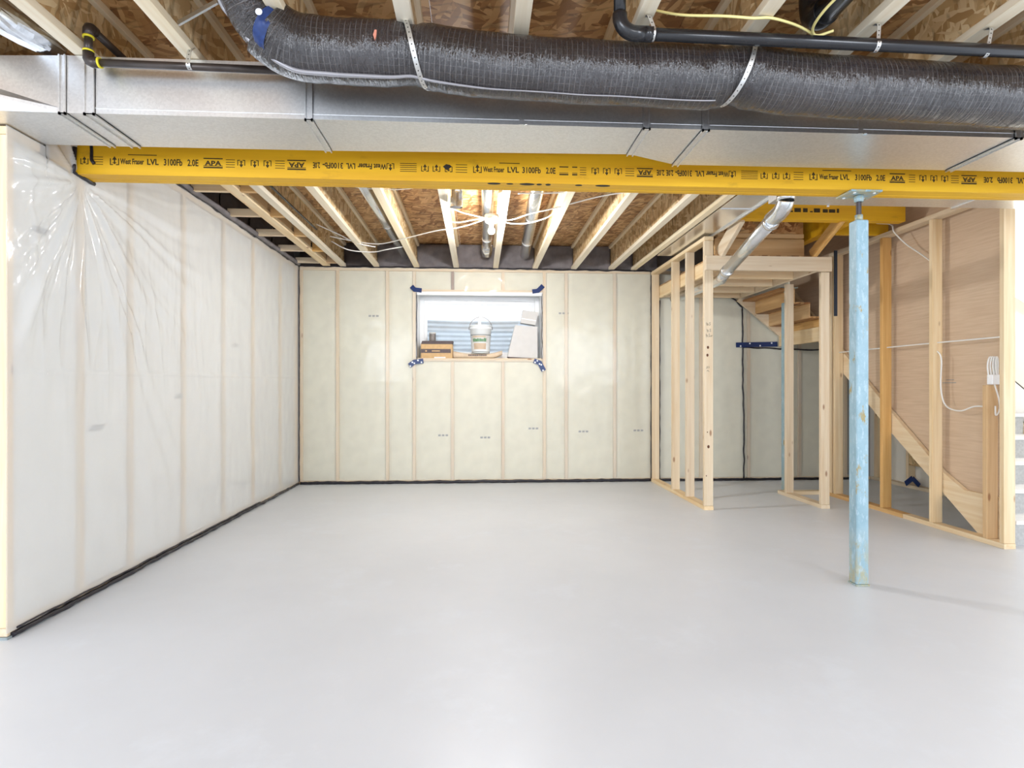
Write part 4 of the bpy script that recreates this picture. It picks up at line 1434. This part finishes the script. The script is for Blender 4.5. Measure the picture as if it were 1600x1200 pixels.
# stair side wall: studs with drywall on the far side
fc = frame('stair_wall_frame', (3.86, 5.0, 0), 'long stud wall beside the stairs with brown backed drywall')
MB().box(3.815, 3.905, 3.975, 4.98, 0.0, 0.038, 0.002).build('bottom_plate', M['wood_y'], fc)
MB().box(3.815, 3.905, 4.985, 6.08, 0.0, 0.038, 0.002).build('bottom_plate', M['amber_y'], fc)
MB().box(3.815, 3.905, 3.80, 6.08, 2.60, 2.638, 0.002).build('top_plate', M['wood_y'], fc)
for (y, mm, zt) in ((3.978, 'wood_z', 2.599), (4.64, 'wood_z', 2.599), (5.24, 'amber_z', 2.599), (5.965, 'wood_z', 2.599), (6.035, 'wood_z', 2.599)):
    MB().box(3.816, 3.904, y, y + 0.038, 0.039, zt, 0.002).build('stud', M[mm], fc)
MB().box(3.816, 3.904, 4.12, 4.158, 0.039, 1.195, 0.002).build('jack_stud', M['amber_z'], fc)
# barcode labels on the end stud
lb = MB()
for k in range(18):
    lb.box(3.9041, 3.9048, 3.985, 4.0, 0.10 + 0.012 * k, 0.106 + 0.012 * k)
for k in range(10):
    lb.box(3.9041, 3.9048, 3.985, 4.0, 0.03 + 0.006 * k, 0.033 + 0.006 * k)
lb.build('print_marks', plain('blue_print', (90, 96, 150), 0.7), fc)
kp = [(4.05, 0.30), (4.44, 0.30), (4.66, 0.46), (4.82, 0.59), (5.31, 0.93), (5.966, 1.49), (6.6, 2.0), (7.12, 2.40), (7.12, 2.95), (4.05, 2.95)]
MB().prism(kp, 0, 3.955, 3.968).build('drywall_panel', M['kraft'], fc)
MB().prism(kp, 0, 3.9685, 3.972).build('drywall_face', M['drywall_white'], fc)
MB().box(3.9535, 3.9548, 4.56, 4.72, 1.215, 1.221).box(3.9535, 3.9548, 4.58, 4.66, 1.24, 1.245).build('paper_print', M['faint_ink'], fc)

# stairs
stt = empty('staircase', (4.5, 5.0, 0), 'staircase with light treads rising behind the stud wall', 'stairs')
MB().prism([(4.10, 0.02), (4.28, 0.02), (5.30, 0.79), (6.95, 2.13), (6.95, 2.36), (5.956, 1.545), (5.30, 0.985), (4.65, 0.47), (4.43, 0.35), (4.10, 0.35)], 0, 3.908, 3.946).build('stringer', M['wood_y'], stt)
MB().prism([(4.10, 0.02), (4.28, 0.02), (6.10, 1.46), (6.10, 1.72), (4.43, 0.35), (4.10, 0.35)], 0, 4.99, 5.026).build('stringer', M['wood_y'], stt)
for i in range(9):
    z = 0.188 * (i + 1)
    y = 4.06 + 0.235 * i
    MB().box(3.975, 4.985, y - 0.02, y + 0.255, z - 0.03, z, 0.004).build('tread', M['white_paint'], stt)
    MB().box(3.975, 4.985, y + 0.004, y + 0.02, z - 0.188, z - 0.031).build('riser', M['carpet'], stt)
MB().box(3.83, 5.02, 6.13, 6.168, 1.70, 1.86, 0.002).build('landing_joist', M['wood_x'], stt)
MB().box(3.80, 3.838, 6.17, 7.10, 1.70, 1.86, 0.002).build('landing_beam', M['wood_y'], stt)
MB().box(3.84, 5.02, 6.17, 7.12, 1.861, 1.88).build('landing_deck', M['osb_floor'], stt)
# upper flight climbing left along the back wall
MB().bar((3.90, 7.085, 1.87), (3.31, 7.085, 2.35), 0.038, 0.19, bev=0.002).build('upper_stringer', M['wood_x'], stt)
for i in range(3):
    x = 3.84 - 0.175 * i
    z = 1.95 + 0.155 * i
    MB().box(x - 0.175, x, 6.18, 7.065, z, z + 0.02).build('upper_tread', M['osb_x'], stt)
    MB().box(x - 0.012, x, 6.18, 7.065, z - 0.15, z - 0.001).build('upper_riser', M['amber_y'], stt)
MB().box(4.86, 4.90, 3.7, 3.74, 1.2, 1.24).build('rail_bracket', M['marker'], stt)
hr = empty('handrail', (4.93, 4.4, 1.2), 'white handrail on the stair wall past the end stud', 'handrail')
MB().bar((4.93, 3.5, 0.95), (4.93, 6.0, 2.75), 0.045, 0.06, bev=0.01).build('rail', M['white_vinyl'], hr)
for k, (y, z) in enumerate(((4.6, 1.72),)):
    MB().box(4.93, 5.028, y, y + 0.02, z - 0.04, z - 0.02).build('bracket', M['marker'], hr)
MB().prism([(3.9, 0.0), (3.9, 0.36), (4.03, 0.36), (6.1, 2.0), (6.1, 1.72), (4.13, 0.15), (4.05, 0.0)], 0, 5.018, 5.029).build('skirt_board', M['white_vinyl'], stt)

# navy strip in the gap by the platform
tag(MB().box(3.575, 3.605, 5.60, 5.612, 1.90, 2.56).build('navy_strip', M['navy']), 'dark navy strip hanging in the gap beside the stair wall studs', 'sheet')

# small galvanized pipe dropping from the second trunk
bp = empty('branch_duct', (2.2, 4.8, 2.3), 'small galvanized branch duct dropping from the trunk past the low platform', 'duct')
bpts = [(1.995, 3.70, 2.418), (1.995, 3.70, 2.36)]
MB().tube([(1.985, 3.62, 2.43), (1.985, 3.62, 2.385)], 0.056, 24).build('duct_collar', M['galv_pipe'], bp)
MB().tube(bez([(1.985, 3.62, 2.39), (1.985, 3.64, 2.36), (1.99, 3.70, 2.335), (2.0, 3.83, 2.325)], 5), 0.053, 24).build('duct_elbow', M['galv_pipe'], bp)
MB().tube([(2.0, 3.80, 2.327), (2.245, 5.10, 2.235)], 0.05, 24).build('duct_pipe', M['galv_pipe'], bp)
MB().tube([(2.238, 5.06, 2.238), (2.25, 5.13, 2.233)], 0.054, 24).build('duct_crimp', M['galv_pipe'], bp)
MB().tube([(2.243, 5.10, 2.235), (2.325, 5.40, 2.218), (2.325, 6.0, 2.222), (2.325, 6.75, 2.24)], 0.05, 24).build('duct_pipe', M['galv_pipe'], bp)
MB().lathe([(0.052, 0), (0.056, 0.02), (0.052, 0.04)], (2.0, 3.82, 2.307), 24, 'y').build('duct_crimp', M['galv_pipe'], bp)

# cables at the stair wall
cable([(3.862, 3.99, 1.552), (3.862, 5.0, 1.558), (3.862, 6.06, 1.556)], 'straight white cable threaded level through the stair wall studs', 0.006)
cable([(3.80, 5.30, 2.75), (3.795, 5.1, 2.68), (3.795, 5.06, 2.60), (3.85, 4.98, 2.47), (3.87, 4.85, 2.36), (3.86, 4.69, 2.24)], 'white cable slanting down from the yellow beam to a stair wall stud', 0.006)
cable([(3.86, 4.66, 1.50), (3.86, 4.60, 1.42), (3.865, 4.61, 1.18), (3.865, 4.56, 1.03), (3.865, 4.42, 0.99), (3.865, 4.28, 1.03), (3.865, 4.15, 1.03)], 'white cable sagging from a stair wall stud to the short jack stud', 0.006)
coil = empty('cable_coil', (3.86, 4.11, 1.2), 'bundle of coiled white cable with a tag above the short jack stud', 'cable')
for k in range(4):
    y = 4.12 - 0.006 * k
    MB().tube(bez([(3.835 + 0.016 * k, y, 1.23), (3.822 + 0.015 * k, y, 1.34), (3.838 + 0.012 * k, y, 1.405), (3.862 + 0.008 * k, y, 1.38), (3.868 + 0.006 * k, y, 1.23)], 8), 0.0055, 8).build('cable_loop', M['cable_white'], coil)
MB().box(3.828, 3.895, 4.085, 4.135, 1.20, 1.275, 0.004).build('cable_tag', M['white_vinyl'], coil)
MB().tube(bez([(3.86, 4.105, 1.21), (3.885, 4.095, 1.10), (3.89, 4.09, 1.02), (3.86, 4.09, 0.97), (3.855, 4.09, 1.04)], 8), 0.0055, 8).build('cable_tail', M['cable_white'], coil)

# ------------------------------------------------------------------ blue tape
def tape(pts, w, label, dots=0, y=YB - 0.016):
    m = MB()
    P = [Vector((x, y, z)) for x, z in pts]
    rows = []
    for i, p in enumerate(P):
        tdir = (P[min(i + 1, len(P) - 1)] - P[max(i - 1, 0)]).normalized()
        s = Vector((-tdir.z, 0, tdir.x))
        rows.append([m.bm.verts.new(p + s * w / 2), m.bm.verts.new(p - s * w / 2), m.bm.verts.new(p - s * w / 2 + Vector((0, 0.0015, 0))), m.bm.verts.new(p + s * w / 2 + Vector((0, 0.0015, 0)))])
    for a, b_ in zip(rows[:-1], rows[1:]):
        for k in range(4):
            m.bm.faces.new((a[k], a[(k + 1) % 4], b_[(k + 1) % 4], b_[k]))
    m.bm.faces.new(rows[0])
    m.bm.faces.new(rows[-1][::-1])
    bmesh.ops.recalc_face_normals(m.bm, faces=m.bm.faces[:])
    o = m.build('tape_strip', M['tape_blue'])
    tag(o, label, 'tape', 'blue tape strips on the back wall')
    if dots:
        for k in range(dots):
            d = MB()
            f = (k + 0.5) / dots * (len(P) - 1)
            i = min(int(f), len(P) - 2)
            p = P[i].lerp(P[i + 1], f - i)
            d.lathe([(w * 0.18, 0), (w * 0.18, 0.0008)], p + Vector((0, -0.001, (0.25 if k % 2 else -0.25) * w)), 10, 'y')
            d.build('tape_logo', M['tape_white'], o)
    return o


tape([(-0.825, 2.425), (-0.785, 2.385), (-0.70, 2.375)], 0.055, 'blue tape strip on the upper left corner of the window')
tape([(0.665, 2.375), (0.735, 2.385), (0.80, 2.45)], 0.055, 'blue tape strip on the upper right corner of the window')
tape([(-0.85, 1.45), (-0.79, 1.495), (-0.68, 1.51)], 0.06, 'blue tape strip on the lower left corner of the window', 5)
tape([(0.685, 1.515), (0.755, 1.49), (0.81, 1.39)], 0.06, 'blue tape strip on the lower right corner of the window', 5)
tape([(3.26, 1.722), (3.50, 1.728), (3.80, 1.735)], 0.062, 'long blue tape strip on the back wall below the upper stairs', 4)
tsc = MB().bar((5.028, 6.52, 0.045), (5.022, 6.40, 0.13), 0.004, 0.06).bar((5.02, 6.40, 0.13), (5.026, 6.30, 0.06), 0.004, 0.055).build('tape_strip', M['tape_blue'])
tag(tsc, 'crumpled blue tape scrap by the floor plate under the stairs', 'tape', 'blue tape strips on the back wall')
MB().box(5.047, 5.056, 5.95, 6.49, 0.27, 0.60).build('osb_panel', M['osb_web'], wr)

# ------------------------------------------------------------------ things on the window sill
YS = YB + 0.13
ox = empty('cardboard_box', (-0.52, YS, WZ0), 'brown cardboard box with dark band at the end of the window sill', 'box')
MB().box(-0.715, -0.325, YS - 0.10, YS + 0.10, WZ0 + 0.001, WZ0 + 0.178, 0.003).build('carton', M['box_card'], ox)
MB().hexa([(-0.712, YS - 0.106, WZ0 + 0.176), (-0.325, YS - 0.106, WZ0 + 0.176), (-0.318, YS - 0.09, WZ0 + 0.215), (-0.70, YS - 0.09, WZ0 + 0.215)],
          [(-0.712, YS + 0.10, WZ0 + 0.180), (-0.325, YS + 0.10, WZ0 + 0.180), (-0.318, YS + 0.10, WZ0 + 0.218), (-0.70, YS + 0.10, WZ0 + 0.218)]).build('lid', M['box_dark'], ox)
MB().box(-0.7155, -0.345, YS - 0.1015, YS - 0.1005, WZ0 + 0.065, WZ0 + 0.115).build('printed_band', M['box_dark'], ox)
MB().box(-0.66, -0.64, YS - 0.1025, YS - 0.1016, WZ0 + 0.08, WZ0 + 0.10).box(-0.58, -0.48, YS - 0.1025, YS - 0.1016, WZ0 + 0.083, WZ0 + 0.097).build('printed_text', M['box_card'], ox)
cn = empty('small_can', (-0.58, YS + 0.01, WZ0 + 0.219), 'small grey can standing on the cardboard box', 'can')
MB().lathe([(0.040, 0), (0.042, 0.004), (0.042, 0.085), (0.040, 0.09)], (-0.58, YS + 0.01, WZ0 + 0.219), 20).build('can_body', M['can_grey'], cn)
MB().lathe([(0.044, 0), (0.044, 0.016), (0.040, 0.02)], (-0.58, YS + 0.01, WZ0 + 0.309), 20).build('can_lid', M['offwhite'], cn)
tag(MB().box(-0.55, -0.41, YB + 0.005, YB + 0.022, WZ0 + 0.0005, WZ0 + 0.016, 0.002).build('paper_slip', M['white_paint']), 'small white slip on the sill edge in front of the cardboard box', 'paper')
bag = empty('paper_bag', (-0.02, YS, WZ0), 'flat beige paper bag sagging on the sill under the pail', 'bag')
bm_ = MB()
sec = []
for i in range(25):
    u = i / 24
    x = -0.32 + u * 0.615
    top = WZ0 + 0.072 + 0.030 * max(0, (u - 0.75) / 0.25) + 0.022 * max(0, 1 - u / 0.3) - 0.012 * math.sin(PI * u)
    bot = WZ0 + 0.003 + 0.045 * max(0, (u - 0.8) / 0.2) ** 1.5
    hy = 0.085 * (1 - 0.15 * abs(2 * u - 1) ** 3)
    ring = []
    for k in range(14):
        a = 2 * PI * k / 14
        cy_, sz = math.cos(a), math.sin(a)
        sy = abs(cy_) ** 0.6 * (1 if cy_ > 0 else -1)
        ssz = abs(sz) ** 0.6 * (1 if sz > 0 else -1)
        ring.append(bm_.bm.verts.new((x, YS + hy * sy, (top + bot) / 2 + (top - bot) / 2 * ssz)))
    sec.append(ring)
for a, b_ in zip(sec[:-1], sec[1:]):
    for k in range(14):
        f = bm_.bm.faces.new((a[k], a[(k + 1) % 14], b_[(k + 1) % 14], b_[k]))
        f.smooth = True
bm_.bm.faces.new(sec[0])
bm_.bm.faces.new(sec[-1][::-1])
bmesh.ops.recalc_face_normals(bm_.bm, faces=bm_.bm.faces[:])
bm_.build('bag_body', M['bag_paper'], bag)
tb = MB()
random.seed(5)
xx = -0.13
while xx < 0.10:
    w_ = random.uniform(0.008, 0.018)
    tb.box(xx, xx + w_, YS - 0.0875, YS - 0.083, WZ0 + 0.030, WZ0 + 0.050)
    xx += w_ + 0.005
tb.build('bag_print', M['box_dark'], bag)

PX, PYY, PZ0 = 0.025, YS + 0.005, WZ0 + 0.064
pl = empty('plastic_pail', (PX, PYY, PZ0), 'white plastic pail with green label and wire handle', 'pail')
MB().lathe([(0.108, 0), (0.112, 0.006), (0.134, 0.30), (0.142, 0.302), (0.143, 0.318), (0.137, 0.322), (0.137, 0.336), (0.143, 0.338), (0.143, 0.352), (0.126, 0.352), (0.105, 0.03)][:9] , (PX, PYY, PZ0), 32).build('pail_body', M['pail'], pl)
def band(z0, z1, mat, name, a0=-2.6, a1=-0.55, eps=0.0015):
    m = MB()
    def fn(u, v):
        a = a0 + (a1 - a0) * u
        z = z0 + (z1 - z0) * v
        rr = 0.112 + (0.134 - 0.112) * (z - 0.006) / 0.294 + eps
        return Vector((PX + rr * math.cos(a), PYY + rr * math.sin(a), PZ0 + z))
    m.grid(fn, 24, 2)
    return m.build(name, mat, pl)
band(0.225, 0.232, M['label_dark'], 'label_line', -2.9, -0.2)
band(0.012, 0.020, M['label_dark'], 'label_line', -2.9, -0.2)
band(0.135, 0.225, M['offwhite'], 'label', -2.5, -0.8)
band(0.198, 0.215, M['kraft_label'], 'label_stripe', -2.45, -1.1, 0.003)
random.seed(9)
a = -2.42
while a < -1.0:
    w_ = random.uniform(0.07, 0.14)
    band(0.145, 0.145 + random.uniform(0.03, 0.045), M['label_green'], 'label_print', a, a + w_, 0.003)
    a += w_ + 0.03
band(0.05, 0.125, M['kraft_label'], 'label_stripe', -2.35, -1.0, 0.0022)
hp = [(PX + 0.148 * math.cos(t_), PYY - 0.02 * math.sin(t_), PZ0 + 0.30 + 0.16 * math.sin(t_)) for t_ in [PI * i / 20 for i in range(21)]]
MB().tube(hp, 0.0036, 6).build('wire_handle', M['can_grey'], pl)
MB().tube(hp[9:12], 0.007, 8).build('grip', M['pail'], pl)

jc = empty('white_container', (0.57, YS + 0.02, WZ0), 'tapered white plastic container against the window jamb', 'container')
MB().hexa([(0.36, YS - 0.09, WZ0 + 0.022), (0.735, YS - 0.09, WZ0 + 0.003), (0.735, YS + 0.11, WZ0 + 0.003), (0.36, YS + 0.11, WZ0 + 0.022)],
          [(0.455, YS - 0.07, WZ0 + 0.418), (0.735, YS - 0.07, WZ0 + 0.40), (0.735, YS + 0.10, WZ0 + 0.40), (0.455, YS + 0.10, WZ0 + 0.418)]).build('container_body', M['offwhite'], jc)
MB().hexa([(0.40, YS - 0.094, WZ0 + 0.004), (0.73, YS - 0.094, WZ0 - 0.0), (0.73, YS + 0.10, WZ0 - 0.0), (0.40, YS + 0.10, WZ0 + 0.004)],
          [(0.36, YS - 0.094, WZ0 + 0.021), (0.735, YS - 0.094, WZ0 + 0.0025), (0.735, YS + 0.10, WZ0 + 0.0025), (0.36, YS + 0.10, WZ0 + 0.021)]).build('container_foot', M['box_dark'], jc)
jt = empty('white_tub', (0.64, YS + 0.02, WZ0 + 0.42), 'small white tub lying tilted on top of the tapered container', 'container')
R_ = Matrix.Rotation(math.radians(9), 3, 'Y')
def rp(x, y, z):
    return Vector((0.60, YS + 0.02, WZ0 + 0.441)) + R_ @ Vector((x, y, z))
MB().hexa([rp(-0.075, -0.07, 0), rp(0.115, -0.07, 0), rp(0.115, 0.07, 0), rp(-0.075, 0.07, 0)],
          [rp(-0.07, -0.06, 0.165), rp(0.125, -0.06, 0.165), rp(0.125, 0.06, 0.165), rp(-0.07, 0.06, 0.165)]).build('tub_body', M['offwhite'], jt)
MB().bar(rp(-0.072, -0.071, 0.055), rp(0.116, -0.071, 0.055), 0.006, 0.012).build('tub_rim', M['white_vinyl'], jt)
for o in bpy.data.objects:
    if o.type == 'MESH' and o.parent is not None and o.name.split('.')[0] in ('stamped_marks', 'marker_scrawl', 'batt_stamp', 'handwriting', 'knot', 'print_marks', 'paper_print', 'printed_text', 'bag_print', 'strap_holes'):
        o['kind'] = 'stuff'
bpy.context.view_layer.update()
